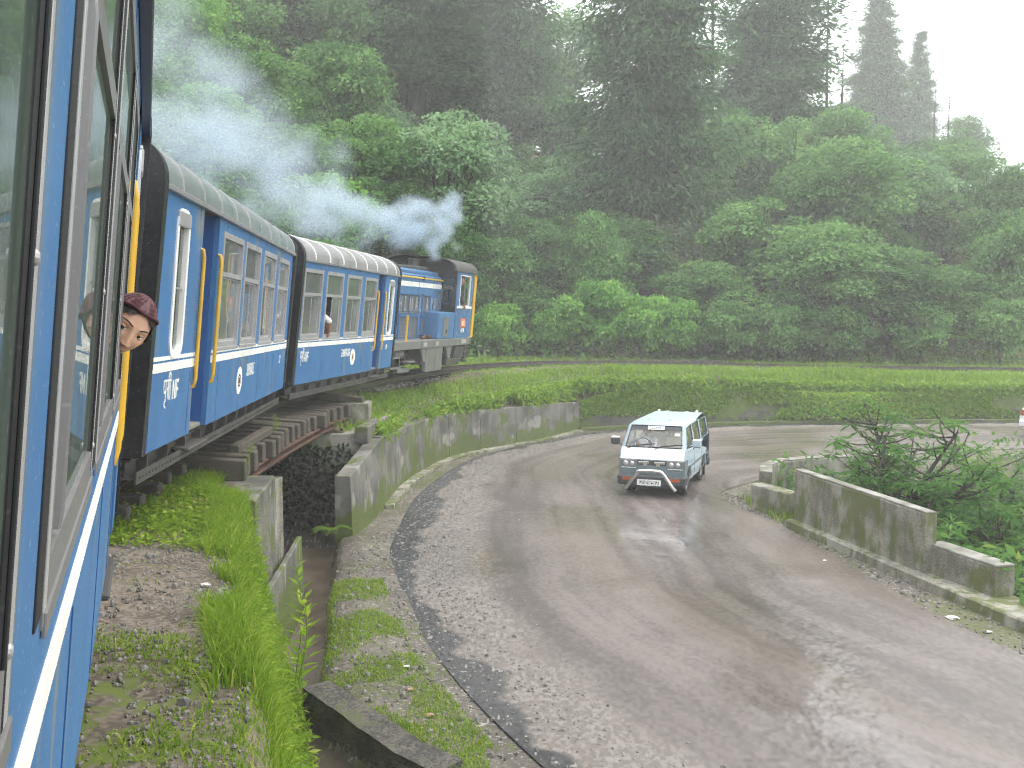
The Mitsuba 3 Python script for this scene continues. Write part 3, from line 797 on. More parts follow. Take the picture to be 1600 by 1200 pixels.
    gut_ = MB().box(-.03, L + .03, -.042, -.0, 1.965, 2.005, .004).box(-.03, L + .03, 2.0, 2.04, 1.965, 2.005, .004)
    putp(f'{t}__gutter', gut_, 'roof_edge' if fine else 'roof_grey', M=M)
    # ends: black bellows panels standing a little proud
    body = Polygon(np.vstack([[(-.0, 0), (2.0, 0)], (roof_profile(25, 1.035, .41))[::-1]]))
    for x0, x1 in ((-.10, -.002), (L + .002, L + .10)):
        P('end_panel', MB().extr(body.buffer(.012), x0, x1, 'yz'), end_mat)
    # stripes
    for z, h in (((.615, .030),) if fine else ((.63, .036), (.700, .016))):
        st_ = MB()
        for a, b in spans:
            st_.box(a + .004, b - .004, -.0035, .002, z - h, z + h)
        st_.box(r0 + .04, r1 - .04, .196, .2, z - h, z + h)
        putp(f'{t}__stripe', st_, 'white', M=M)
    # lettering
    if rail_script is not None:
        x = rail_script
        mb = MB().extr(devanagari(x, .36, .16, .9 if vest_first else .7), -.005, -.001)
        P('lettering', mb, 'white', lab='white railway initials painted on the blue side')
        text_on(f'{t}__lettering', 'NF', .15, x + (.27 if vest_first else .20), .36, -.001, 'white', M, sx=.75, label='white letters NF painted on the blue side')
    if name_text:
        text_on(f'{t}__name', name_text, .135, name_x, .36, -.001, 'white', M, sx=.62, label=f'faded white name {name_text} on the blue side')
    if emblem_x is not None:
        c_ = Point(emblem_x, .33).buffer(.155, quad_segs=10)
        e = P('emblem', MB().extr(c_, -.004, -.001), 'plain_white', lab='white round emblem on the blue side')
        put(e + '__ring', MB().extr(Point(emblem_x, .33).buffer(.075, quad_segs=8).difference(Point(emblem_x, .33).buffer(.05)), -.006, -.0045), 'yellow' if roof == 'roof_grey' else 'rust', M=M)
        put(e + '__centre', MB().extr(Point(emblem_x, .33).buffer(.035), -.006, -.0045), 'rust', M=M)
    if number:
        for s_, x in number:
            text_on(f'{t}__number', s_, .10, x, .40, -.001, 'white', M, sx=.7)
    # underframe
    u = MB().box(.05, L - .05, .10, 1.9, -.05, -.01)
    for y in (.10, 1.82):
        u.box(.02, L - .02, y, y + .08, -.20, -.185).box(.02, L - .02, y, y + .08, -.07, -.055).box(.02, L - .02, y + .03, y + .042, -.19, -.06)
    u.box(.02, L - .02, .045, .055, -.235, -.14)
    for x in np.arange(.3, L, .6):
        u.box(x, x + .03, .05, .5, -.18, -.05)
    P('underframe', u, 'steel')
    bo = MB()
    for x in np.arange(.1, L - .1, .09):
        bo.disc((x, .043, -.19), (0, 1, 0), .010, .006, 6)
    P('bolt_row', bo, 'black')
    labels[f'{t}__bolt_row'] = {'kind': 'stuff', 'label': 'row of dark holes along the underframe'}
    P('footstep', MB().box(r0 - .05, r1 + .08, -.02, .22, -.16, -.13, .008), 'steel')
    for x in (1.2, L - 1.2):
        for dx in (-.42, .42):
            ax_ = MB().tube([(x + dx, .55, -.11), (x + dx, 1.45, -.11)], .04, 8)
            wk = P('axle', ax_, 'steel')
            for y in (.66, 1.34):
                put(wk + '__wheel', MB().lathe((x + dx, y, -.11), (0, 1, 0), [(0, -.03), (.22, -.03), (.235, .03), (.255, .035), (.255, .05), (0, .05)], 24), 'steel', M=M, smooth=30)
        putp(f'{t}__bogie', MB().box(x - .7, x + .7, .50, .56, -.2, -.06, .01).box(x - .7, x + .7, 1.44, 1.5, -.2, -.06, .01), 'steel', M=M)
    for x0, x1 in ((-.75, -.1), (L + .1, L + .42)):
        P('coupler', MB().box(x0, x1, .93, 1.07, -.16, -.04, .02), 'steel')
    # inside
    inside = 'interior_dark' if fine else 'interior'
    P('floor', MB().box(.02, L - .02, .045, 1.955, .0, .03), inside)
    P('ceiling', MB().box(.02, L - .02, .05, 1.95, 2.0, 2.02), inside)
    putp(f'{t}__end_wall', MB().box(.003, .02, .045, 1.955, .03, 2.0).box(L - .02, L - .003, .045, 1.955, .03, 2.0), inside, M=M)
    for i, (a, b) in enumerate(wins):
        m_ = (a + b) / 2
        for y0, y1 in ((.10, .85), (1.15, 1.90)):
            P('seat', MB().box(m_ - .06, m_ + .06, y0, y1, .45, 1.12, .03).box(m_ - .45, m_ + .45, y0, y1, .38, .46, .03).box(m_ - .05, m_ + .05, y0 + .1, y1 - .1, .03, .38), 'seat')
        if not fine:
            cv = MB()
            for x0 in (b - .14, ):
                xs_ = np.linspace(x0, x0 + .10, 14)
                cv.add(np.vstack([np.c_[xs_, .065 + .012 * np.sin(np.arange(14) * 1.9), np.full(14, z)] for z in (.82, 1.43)]), [[j, j + 1, 15 + j, 14 + j] for j in range(13)])
            P('curtain', cv, 'curtain', True)
    return t


Y1 = R(-20.789)
M1 = frame4([-.17178 - 1.9 * .3549, -.0652 - 1.9 * -.0 - 1.9 * .9349, 2.497], Y1, 0, R(5.4))
M1[:3, 3] = A([-.17178, -.06521, 2.497]) - M1[:3, 0] * 1.9
coach('train_carriage', M1, 7.25, [(.50, 1.50), (1.70, 2.715), (3.06, 3.94), (4.18, 5.16), (5.38, 6.15)], (6.28, 6.82), (6.95, 7.12), 'roof_edge', False,
      'blue railway carriage right beside the camera, its wet windows seen edge on', opened=(4,), fine=True)
M2 = frame4([-2.72, 7.03, 2.51], R(-5.5), R(-.5), R(5.3))
coach('train_carriage', M2, 7.29, [(2.29, 3.31), (3.49, 4.45), (4.74, 5.68), (5.98, 6.94)], (1.40, 2.06), (.52, .86), 'roof_teal', True,
      'blue railway carriage with a tarnished greenish roof, the middle one of the train', 'SHIVALI', 4.07, 3.64, .42, [('11', 6.62)], opened=())
M3 = frame4([-3.46, 15.13, 2.42], R(7.5), R(-.3), R(5.8))
coach('train_carriage', M3, 6.02, [(.14, 1.0), (1.24, 2.13), (2.40, 3.26), (3.55, 4.36)], (4.48, 4.98), (5.35, 5.72), 'roof_grey', False,
      'blue railway carriage with a pale grey ribbed roof, next to the locomotive', 'ZANSKAR', 2.36, 3.08, .2, [('1', 4.36), ('GP', 5.42)], opened=(1,))

# ------------------------------------------------------------------ locomotive
ML = frame4([-2.7, 21.7, 2.80], R(14), R(-.3), R(5))
lo = thing('diesel_locomotive', 'blue diesel locomotive with a dark cab roof leading the train', 'locomotive')


def LP(part, mb, mt, sm=False, lab=None, kind=None):
    return put(f'{lo}__{part}', mb, mt, smooth=sm, M=ML, label=lab, kind=kind)


LP('footplate', MB().box(-.1, 6.15, .0, 2.0, -.06, .10, .01).box(-.12, 6.17, -.012, .03, -.10, .10, .01), 'greysteel')
LP('hood', MB().box(.1, 4.55, .45, 1.55, .10, 1.72, .04).box(.1, 4.55, .55, 1.45, 1.70, 1.84, .05), 'loco_blue')
LP('stripe', MB().box(.2, 4.54, .445, .452, 1.40, 1.52), 'white')
lr = LP('hood_rail', MB().tube([(.3, .40, 1.63), (4.5, .40, 1.63)], .018, 8), 'yellow', 40)
putp(lr + '__bracket', MB().box(.5, .53, .40, .45, 1.61, 1.65).box(2.9, 2.95, .38, .46, 1.58, 1.68).box(4.2, 4.23, .40, .45, 1.61, 1.65), 'black', M=ML)
putp(f'{lo}__seam', MB().box(2.72, 2.74, .443, .452, .12, 1.70).box(3.86, 3.875, .443, .452, .12, 1.70), 'blue_shade', M=ML)
for a, b, z0, z1 in [(1.38, 2.02, .72, 1.19), (2.16, 2.72, .72, 1.19), (3.02, 3.58, .72, 1.19), (4.06, 4.46, .86, 1.33), (1.42, 2.08, .13, .64), (2.14, 2.72, .13, .64), (3.02, 3.56, .2, .64), (.30, .95, .72, 1.19), (.30, .95, .13, .64)]:
    k = LP('louvre_panel', MB().extr(sbox(a - .03, z0 - .02, b + .03, z1 + .025).difference(sbox(a, z0, b, z1)), .405, .452).box(a - .05, b + .05, .385, .452, z1 + .02, z1 + .045), 'loco_blue')
    for z in np.arange(z0 + .02, z1 - .01, .052):
        put(k + '__slat', MB().add([(a, .449, z + .03), (b, .449, z + .03), (b, .415, z), (a, .415, z), (a, .449, z - .004), (b, .449, z - .004)], [[0, 1, 2, 3], [3, 2, 5, 4]]), 'greysteel', M=ML)
for ch, x in zip('HIMALAYA', (1.26, 1.62, 1.98, 2.40, 2.72, 3.22, 3.58, 3.82)):
    text_on(f'{lo}__lettering', ch, .34, x, .80, .404, 'alu', ML, sx=.62)
# side box and cab
LP('side_box', MB().box(3.24, 4.58, .02, .452, .10, .80, .02), 'loco_blue')
k = LP('box_door', MB().box(3.62, 4.02, .005, .022, .16, .66, .008).box(3.60, 4.04, -.01, .022, .655, .675), 'greysteel')
put(k + '__hole', MB().disc((3.88, .004, .30), (0, 1, 0), .05, .006, 12), 'black', M=ML)
cabw = sbox(4.58, .10, 6.02, 1.93).difference(rrect(4.82, 5.72, 1.0, 1.82, .03))
LP('cab_side', MB().extr(cabw, .0, .035), 'loco_blue')
LP('cab_side', MB().extr(cabw, 1.965, 2.0), 'loco_blue')
hb = [rrect(.10, .42, 1.02, 1.72, .04), rrect(1.58, 1.9, 1.02, 1.72, .04)]
bulk = Polygon([(.035, .10), (1.965, .10), (1.965, 1.93), (.035, 1.93)]).difference(unary_union(hb))
LP('cab_end', MB().extr(bulk, 4.582, 4.615, 'yz'), 'black')
LP('cab_end', MB().extr(bulk, 5.985, 6.018, 'yz'), 'loco_blue')
for x in (4.60, 6.0):
    putp(f'{lo}__pane', MB().quad((x, .1, 1.0), (x, .44, 1.0), (x, .44, 1.75), (x, .1, 1.75)).quad((x, 1.56, 1.0), (x, 1.92, 1.0), (x, 1.92, 1.75), (x, 1.56, 1.75)), 'glass', M=ML)
k = LP('cab_window', MB().extr(sbox(4.80, .98, 5.74, 1.84).difference(sbox(4.83, 1.0, 5.71, 1.81)), -.012, .03), 'white')
put(k + '__sash', MB().extr(sbox(5.28, 1.0, 5.71, 1.81).difference(sbox(5.30, 1.02, 5.69, 1.79)), .012, .028), 'alu', M=ML)
put(k + '__pane', MB().quad((5.28, .02, 1.0), (5.71, .02, 1.0), (5.71, .02, 1.81), (5.28, .02, 1.81)), 'glass', M=ML)
put(k + '__sill', MB().box(4.6, 5.98, -.02, .0, .92, .985, .004), 'white', M=ML)
cr = roof_profile(17, 1.06, .34, 1.0, 1.92)
LP('cab_roof', arch(MB(), 4.18, 6.22, cr, .05, 4), 'roof_grey' if False else 'steel', 50)
LP('cab_ceiling', MB().box(4.6, 6.0, .04, 1.96, 1.93, 1.95), 'interior')
for x in (4.59, 6.008):
    LP('gable', MB().extr(Polygon(np.vstack([[(.0, 1.92), (2.0, 1.92)], roof_profile(17, 1.0, .30, 1.0, 1.92)[::-1]])), x - .004, x + .004, 'yz'), 'black')
lv = MB()
for z in np.arange(.16, .90, .058):
    for x in np.arange(4.70, 5.95, .115):
        if not (5.0 < x < 5.62 and .22 < z < .68):
            lv.add([(x, 0, z + .022), (x + .075, 0, z + .022), (x + .075, -.014, z + .004), (x, -.014, z + .004), (x, 0, z), (x + .075, 0, z)], [[0, 1, 2, 3], [3, 2, 5, 4]])
LP('vent', lv, 'loco_blue', lab='rows of small pressed vents on the cab side', kind='stuff')
k = LP('number_plate', MB().box(5.08, 5.54, -.012, .001, .40, .64, .003), 'orange', lab='orange number plate on the cab side')
text_on(k + '__lettering', '605', .13, 5.15, .455, -.0125, 'white', ML, sx=.85)
k = LP('depot_plate', MB().box(5.16, 5.44, -.010, .001, .26, .36, .003), 'plain_white')
text_on(k + '__lettering', 'SGUJ', .05, 5.19, .285, -.0105, 'black', ML, sx=.8)
for x, y in ((6.16, .0), (6.46, .06), (6.16, 2.0), (6.46, 1.94)):
    LP('handrail', MB().tube([(x - .08, y, .10), (x, y, .14), (x, y, 1.82), (x - .08, y, 1.86)], .036, 8), 'yellow', 40)
LP('grab_post', MB().tube([(.88, .02, .02), (.90, .02, .72)], .03, 8), 'yellow', 40)
LP('grab_post', MB().tube([(.08, 1.95, .02), (.08, 1.95, .9)], .02, 8), 'yellow', 40)
LP('exhaust_stack', MB().lathe((3.7, 1.0, 1.80), (0, 0, 1), [(.0, 0), (.14, 0), (.14, .30), (.17, .30), (.17, .34), (.11, .34), (.11, .1), (0, .1)], 20).box(3.2, 4.15, .70, 1.30, 1.82, 1.95, .04), 'steel', 40)
LP('hood_vent', MB().lathe((.9, 1.0, 1.82), (0, 0, 1), [(0, 0), (.42, 0), (.42, .14), (.34, .20), (0, .22)], 24), 'steel', 40)
putp(f'{lo}__footplate_label', MB().box(2.1, 2.35, -.0145, -.0125, -.05, .05).box(3.05, 3.25, -.0145, -.0125, -.05, .05).box(5.3, 5.72, -.0145, -.0125, -.05, .06), 'curtain', M=ML)
# running gear
LP('fuel_tank', MB().box(2.45, 3.75, .02, .12, -.72, -.08, .015).box(2.45, 3.75, .12, 1.88, -.55, -.08, .02), 'greysteel')
for x in (2.05, 4.05):
    LP('bracket', MB().extr(Polygon([(x, -.1), (x + .62, -.1), (x + .40, -.44), (x + .26, -.44)]), .04, .10), 'greysteel')
putp(f'{lo}__step', MB().box(-.02, .55, .0, .2, -.29, -.26, .006).box(-.02, .66, .0, .22, -.53, -.50, .006).tube([(.02, .02, -.06), (.02, .02, -.53)], .015, 6).tube([(.5, .02, -.06), (.6, .02, -.53)], .015, 6).box(1.1, 1.6, .0, .2, -.42, -.39, .006), 'greysteel', M=ML)
LP('air_reservoir', MB().lathe((.55, .22, -.21), (1, 0, 0), [(0, 0), (.08, .01), (.11, .05), (.11, .55), (.08, .59), (0, .60)], 20), 'greysteel', 40)
putp(f'{lo}__sand_box', MB().box(4.3, 5.4, .05, .22, -.64, -.46, .02).box(5.0, 5.9, .06, .25, -.48, -.12, .03), 'steel', M=ML)
LP('battery_box', MB().box(.7, 1.5, .10, .3, -.66, -.56, .01), 'greysteel')
for x in (.9, 2.0, 4.2, 5.3):
    ax_ = LP('axle', MB().tube([(x, .5, -.45), (x, 1.5, -.45)], .05, 8), 'steel')
    for y in (.66, 1.34):
        put(ax_ + '__wheel', MB().lathe((x, y, -.45), (0, 1, 0), [(0, -.05), (.12, -.05), (.14, -.03), (.26, -.03), (.30, -.05), (.32, .02), (.35, .03), (.35, .05), (0, .05)], 28), 'steel', M=ML, smooth=30)
    putp(f'{lo}__axle_box', MB().box(x - .13, x + .13, .38, .56, -.56, -.34, .02).box(x - .3, x + .3, .42, .5, -.34, -.26, .01), 'steel', M=ML)
putp(f'{lo}__frame', MB().box(.1, 6.0, .5, .56, -.34, -.06).box(.1, 6.0, 1.44, 1.5, -.34, -.06).box(-.12, -.05, .1, 1.9, -.3, .05).box(6.1, 6.18, .1, 1.9, -.5, .05), 'steel', M=ML)
putp(f'{lo}__brake_hanger', MB().box(5.75, 6.05, .02, .16, -.34, -.28, .01).box(5.75, 6.05, .02, .16, -.58, -.53, .01).box(5.82, 5.92, .04, .12, -.6, -.1), 'steel', M=ML)
LP('coupler', MB().box(-.4, -.1, .92, 1.08, -.3, -.15, .02), 'steel')
putp(f'{lo}__tool', MB().tube([(2.5, .2, .13), (2.9, .25, .16)], .04, 8).box(2.95, 3.15, .15, .3, .11, .2, .02), 'rust', M=ML)

# ------------------------------------------------------------------ people
MF = m3.Manifold


def sph(p, r, n=16):
    return MF.sphere(r, n).translate(list(map(float, p)))


def bones(bs, edge=.02, it=8):
    """bones (p0, r0, p1, r1) joined into one smooth surface"""
    parts = [MF.batch_hull([sph(a, ra), sph(b, rb)]) for a, ra, b, rb in bs]
    m = parts[0]
    for q_ in parts[1:]:
        m = m + q_
    m = m.refine_to_length(edge).to_mesh()
    t = trimesh.Trimesh(m.vert_properties[:, :3], m.tri_verts, process=True)
    trimesh.smoothing.filter_taubin(t, iterations=it)
    return t


def head_parts(sub=5):
    s = trimesh.creation.icosphere(subdivisions=sub)
    p = A(s.vertices); v = p * [.073, .092, .112]
    x, y, z = v.T
    jaw = np.clip((-z - .012) / .10, 0, 1) ** 1.3
    v[:, 0] *= 1 - .42 * jaw
    back = (y > 0) & (z < -.02)
    v[:, 1] = np.where(back, y * (1 - .55 * np.clip((-z - .02) / .09, 0, 1)), y)
    front = np.clip(-p[:, 1] * 2.2, 0, 1)
    x, z = v[:, 0], v[:, 2]
    G = lambda a, b: np.exp(-a * a - b * b)
    nose = np.exp(-(x / .0115) ** 2) * np.where(z > -.034, np.clip((.028 - z) / .062, 0, 1) ** 1.35 * .025, .025 * np.exp(-((z + .034) / .0075) ** 2))
    nose = nose + .009 * (G((x - .0135) / .007, (z + .034) / .008) + G((x + .0135) / .007, (z + .034) / .008))
    ax_ = np.abs(x)
    d = nose + .0045 * G((ax_ - .028) / .022, (z - .030) / .009) - .0115 * G((ax_ - .031) / .017, (z - .008) / .0125)
    d = d + .0045 * np.exp(-(x / .021) ** 2) * (np.exp(-((z + .0600) / .0048) ** 2) + 1.15 * np.exp(-((z + .0715) / .0058) ** 2)) - .0035 * np.exp(-(x / .024) ** 2 - ((z + .0655) / .0024) ** 2)
    d = d + .008 * G(x / .02, (z + .097) / .013) + .004 * G((ax_ - .045) / .018, (z + .025) / .022)
    v[:, 1] -= d * front
    return s, p, v


def build_head(t, M, skin, hat=None, sub=5, hair=True, gaze=(.1, -1, -.03)):
    s, p, v = head_parts(sub)
    f = A(s.faces)
    nrm = trimesh.Trimesh(v, f, process=False).vertex_normals
    put(t + '__head', (v, f), skin, smooth=True, M=M)
    ear = MB()
    for sx in (-1, 1):
        e = trimesh.creation.icosphere(subdivisions=2); ev = A(e.vertices) * [.010, .019, .031]
        ev[:, 0] += .006 * np.cos(ev[:, 1] * 90)
        a = .45 * sx; ev = np.c_[ev[:, 0] * math.cos(a) - ev[:, 1] * math.sin(a), ev[:, 0] * math.sin(a) + ev[:, 1] * math.cos(a), ev[:, 2]]
        ear.add(ev + [.075 * sx, .012, -.004], e.faces)
    putp(t + '__ear', ear, skin, smooth=True, M=M)
    for sx in (-1, 1):
        c = A([.031 * sx, -.0665, .0085])
        e = trimesh.creation.icosphere(subdivisions=3)
        ek = put(t + '__eye', (A(e.vertices) * .0136 + c, e.faces), 'eyewhite', smooth=True, M=M)
        g = A(gaze, dtype=float); g /= np.linalg.norm(g)
        put(ek + '__iris', MB().lathe(c + g * .0119, g, [(0, .0024), (.0046, .0020), (.0074, .0002)], 16), 'iris', smooth=True, M=M)
        an = np.linspace(-1.05, 1.05, 11); lid = MB()
        for el0, el1, r in ((.36, 1.25, .0150), (-.42, -1.0, .0146)):
            V = []
            for el in np.linspace(el0, el1, 5):
                V.append(np.c_[np.sin(an) * np.cos(el * np.cos(an * .75)), -np.cos(an) * np.cos(el * np.cos(an * .75)), np.sin(el * np.cos(an * .75))] * r + c)
            gi = np.arange(55).reshape(5, 11)
            lid.add(np.vstack(V), np.stack([gi[:-1, :-1], gi[:-1, 1:], gi[1:, 1:], gi[1:, :-1]], -1).reshape(-1, 4))
        put(ek + '__lid', lid, skin, smooth=True, M=M)
        el = .36 * np.cos(an * .75)
        put(ek + '__lash', MB().tube(np.c_[np.sin(an) * np.cos(el), -np.cos(an) * np.cos(el), np.sin(el)] * .0156 + c, .0009, 5), 'hair', smooth=True, M=M)
        bx = np.linspace(.013, .052, 9)
        surf = lambda xx, zz: -.092 * np.sqrt(np.clip(1 - (xx / .073) ** 2 - (zz / .112) ** 2, 0, 1)) - .0035
        bz = .030 + .006 * np.sin((bx - .013) / .039 * 2.4)
        put(t + '__eyebrow', MB().tube(np.c_[bx * sx, surf(bx, bz), bz], np.r_[.0018, .0026, .0030, .0031, .0029, .0026, .0022, .0016, .0008], 6), 'brow', smooth=True, M=M)
    lipsel = (np.abs(v[:, 0]) < .022) & (v[:, 2] < -.0545) & (v[:, 2] > -.0775) & (p[:, 1] < 0) & (np.abs(v[:, 2] + .066) < .0115 * (1 - (v[:, 0] / .024) ** 2))
    fs = f[lipsel[f].all(1)]
    if len(fs):
        put(t + '__lips', (v + nrm * .0006, fs), 'lip', smooth=True, M=M)
    if hair:
        hl = np.where(p[:, 1] < 0, .064 + .012 * np.cos(v[:, 0] * 70) - .10 * np.clip(np.abs(v[:, 0]) - .047, 0, .03) / .03 * (p[:, 1] > -.62), -.045)
        sel = v[:, 2] > hl
        n = meshkit.noise(v * 260, 3)
        put(t + '__hair', (v + nrm * (.005 + .005 * n)[:, None], f[sel[f].all(1)]), 'hair', smooth=True, M=M)
    if hat:
        lim = .078 - .045 * np.clip((p[:, 1] + .75) / 1.5, 0, 1)
        sel = v[:, 2] > lim
        hv = v + nrm * .010 + [0, .004, .004]
        uv = np.c_[np.arctan2(p[:, 0], -p[:, 1]) * .6, v[:, 2] * 4]
        hk = put(t + '__knit_hat', (hv, f[sel[f].all(1)]), 'knit', smooth=True, M=M, uv=uv)
        a = np.linspace(0, 2 * np.pi, 41)
        rz_ = .078 - .045 * np.clip((-np.cos(a) + .75) / 1.5, 0, 1)
        rr = np.sqrt(1 - np.clip(rz_ / .112, -1, 1) ** 2)
        put(hk + '__rim', MB().tube(np.c_[np.sin(a) * (.073 * rr + .013), -np.cos(a) * (.092 * rr + .013) + .004, rz_ + .006], .0062, 8, False), 'cloth_maroon', smooth=True, M=M)


def hand_bones(w, fwd, side, up, k=1.0):
    """palm and five bent fingers, from the wrist w towards fwd; the thumb on side"""
    w, fwd, side, up = (A(q_, dtype=float) for q_ in (w, fwd, side, up))
    pal = w + fwd * .085 * k
    bs = [(w, .024 * k, pal, .020 * k), (w + side * .012 * k, .02 * k, pal + side * .026 * k, .014 * k), (w - side * .012 * k, .02 * k, pal - side * .026 * k, .014 * k)]
    for o, L_ in ((.030, .066), (.010, .075), (-.011, .070), (-.030, .054)):
        a = pal + side * o * k
        b = a + (fwd * .8 - up * .35) * L_ * .55 * k
        c = b + (fwd * .35 - up * .9) * L_ * .5 * k
        bs += [(a, .0095 * k, b, .0085 * k), (b, .0085 * k, c, .0070 * k)]
    a = w + side * .024 * k + fwd * .02 * k; b = a + (side * .7 + fwd * .6 - up * .2) * .042 * k; c = b + (fwd * .9 - up * .3) * .032 * k
    return bs + [(a, .0125 * k, b, .0105 * k), (b, .0105 * k, c, .0085 * k)]


def basis(face, up):
    up = A(up, dtype=float); face = A(face, dtype=float); up /= np.linalg.norm(up); face -= up * (face @ up); face /= np.linalg.norm(face)
    y = -face; x = np.cross(y, up)
    return np.stack([x, y, up], 1)


def frame_at(B, o, s=1.0):
    M = np.eye(4); M[:3, :3] = B * s; M[:3, 3] = o
    return M


Fv, Uv, Rv = A([0, math.cos(PITCH), -math.sin(PITCH)]), A([0, math.sin(PITCH), math.cos(PITCH)]), A([1., 0, 0])
# boy leaning out of the nearest carriage
a = R(40); zh = math.cos(a) * Uv + math.sin(a) * Rv; xh = math.cos(a) * Rv - math.sin(a) * Uv
face = -Fv * math.cos(R(40)) + xh * math.sin(R(40)) - zh * .08
hc = A([-1.366, 3.40, 3.506])
b = thing('person', 'boy in a knitted maroon hat leaning out of the nearest carriage window', 'person')
BH = frame_at(basis(face, zh), hc, 1.04)
build_head(b, BH, 'skin', hat=True, gaze=(-.50, -1, .05))
nk = BH[:3, :3] @ A([0, .03, -.09]) + hc
left = M1[:3, 1]
sh_ = nk + left * .16 + A([0, .06, -.14])
put(b + '__neck', bones([(hc + BH[:3, :3] @ A([0, .02, -.05]), .05, nk + left * .02, .046), (nk + left * .02, .046, sh_ + left * .02, .06)], .015), 'skin', smooth=True)
put(b + '__jacket', bones([(sh_, .085, sh_ + left * .30 + A([0, .03, -.02]), .085), (sh_ + left * .12, .10, sh_ + left * .2 + A([0, 0, -.45]), .13), (sh_, .07, sh_ + A([-.02, .02, -.26]) + left * .06, .055),
                          (sh_ + A([-.02, .02, -.26]) + left * .06, .055, sh_ + A([.0, -.05, -.30]) + left * .2, .045)], .03), 'cloth_maroon', smooth=True)


def local(M, q):
    return M[:3, :3] @ A(q, dtype=float) + M[:3, 3]


def rider(M, x, name, label, head, elbow, hand, skin, cloth, sleeve=None, chest_y=.45, head_face=None, hand_dir=(0, -.3, -1)):
    """a passenger at a window, in the vehicle's frame"""
    t = thing('person', label, 'person')
    W = lambda q: local(M, q)
    neck = A([x, chest_y - .03, head[2] - .14]); sh = A([x, chest_y - .12, head[2] - .24]); far = A([x, chest_y + .22, head[2] - .26])
    put(t + '__clothes', bones([(W(sh), .075, W(far), .075), (W((sh + far) / 2), .10, W((x, chest_y, head[2] - .62)), .13), (W((x, chest_y, head[2] - .62)), .13, W((x, chest_y, head[2] - .8)), .13),
                                (W(sh), .066, W(elbow), .050), (W(far), .06, W(far + [0.05, .04, -.3]), .045)], .03), cloth, smooth=True)
    u = A(hand) - A(elbow); u = u / np.linalg.norm(u)
    fw = A(hand_dir, dtype=float); fw /= np.linalg.norm(fw)
    B3 = M[:3, :3]; side = np.cross(B3 @ fw, B3 @ A([0, -1., 0.1])); side /= np.linalg.norm(side) + 1e-9
    up = np.cross(side, B3 @ fw)
    put(t + '__arm', bones([(W(elbow), .044, W(hand), .028)] + hand_bones(W(hand), B3 @ fw, side, up, .95), .009, 4), skin, smooth=True)
    hw = W(head)
    fc = A(head_face) if head_face is not None else -Fv
    HM = frame_at(basis(fc, M[:3, 2]), hw)
    build_head(t, HM, skin, sub=4)
    put(t + '__neck', bones([(hw + HM[:3, :3] @ A([0, .02, -.06]), .05, W(neck), .055)], .02), skin, smooth=True)
    if sleeve:
        put(t + '__sleeve', bones([(W(sh), .078, W(A(sh) * .35 + A(elbow) * .65), .064)], .02), sleeve, smooth=True)
    return t


rider(ML, 4.98, 'driver', 'man in a dark shirt looking back from the locomotive cab window', (5.02, .03, 1.67), (4.98, -.05, 1.08), (5.12, -.045, 1.01), 'skin_dark', 'cloth_dark', chest_y=.20,
      head_face=-Fv + Rv * .35, hand_dir=(.8, -.25, -.6))
rider(M3, 1.44, 'passenger', 'passenger in white with an arm out of the pale roofed carriage', (1.46, .30, 1.33), (1.36, -.05, 1.02), (1.44, -.035, .83), 'skin_dark', 'cloth_white', 'cloth_white', chest_y=.26,
      head_face=Fv + Rv * .3, hand_dir=(.5, .2, -.85))

# ------------------------------------------------------------------ vehicles on the road


def shell(side, frontp, L0, L1, W):
    """solid whose side outline is side (x, z) and front outline is frontp (y, z)"""
    a = m3.CrossSection([list(map(tuple, side))], m3.FillRule.NonZero).extrude(2 * W)            # x, z, then depth
    a = a.rotate([90, 0, 0]).translate([0, W, 0])
    f = m3.CrossSection([list(map(tuple, frontp))], m3.FillRule.NonZero).extrude(L1 - L0)
    f = f.rotate([90, 0, 90]).translate([L0, 0, 0])
    return a ^ f


def off(poly, d):
    g = Polygon(poly).buffer(d, join_style=2)
    return A(g.exterior.coords)[:-1]


def rnd(poly, r):
    g = Polygon(poly).buffer(-r, join_style=1).buffer(r, quad_segs=5)
    return A(g.exterior.coords)[:-1]


def prism_y(poly, y0, y1):
    pts = [list(map(tuple, A(poly)))]
    cs = m3.CrossSection(pts, m3.FillRule.NonZero)
    return cs.extrude(y1 - y0).rotate([90, 0, 0]).translate([0, y1, 0])


def cyl_y(x, z, r, y0, y1, n=40):
    return MF.cylinder(y1 - y0, r, r, n).rotate([90, 0, 0]).translate([x, y1, z])


def bx(x0, x1, y0, y1, z0, z1):
    return MF.cube([x1 - x0, y1 - y0, z1 - z0]).translate([x0, y0, z0])


def wheel(t, M, x, y, r, w):
    sgn = 1 if y > 0 else -1
    k = put(t + '__wheel', MB().lathe((x, y, r), (0, sgn, 0), [(r * .62, -w * .5), (r * .93, -w * .5), (r, -w * .34), (r, w * .34), (r * .93, w * .5), (r * .68, w * .46), (r * .62, w * .40)], 32), 'tyre', smooth=40, M=M)
    put(k + '__rim', MB().lathe((x, y, r), (0, sgn, 0), [(r * .63, w * .42), (r * .60, w * .30), (r * .34, w * .22), (r * .28, w * .36), (0, w * .40)], 28), 'greysteel', smooth=40, M=M)

a = -1.9286
MV = np.eye(4); MV[:3, 0] = [math.cos(a), math.sin(a), 0]; MV[:3, 1] = [-math.sin(a), math.cos(a), 0]; MV[:3, :3] *= .97; MV[:3, 3] = [3.204, 19.72, .022]
vn = thing('van', 'pale silver blue minivan with a bull bar coming round the bend on the wet road', 'van')


def VP(part, m, mt, sm=30, lab=None):
    return put(f'{vn}__{part}', m, mt, smooth=sm, M=MV, label=lab)


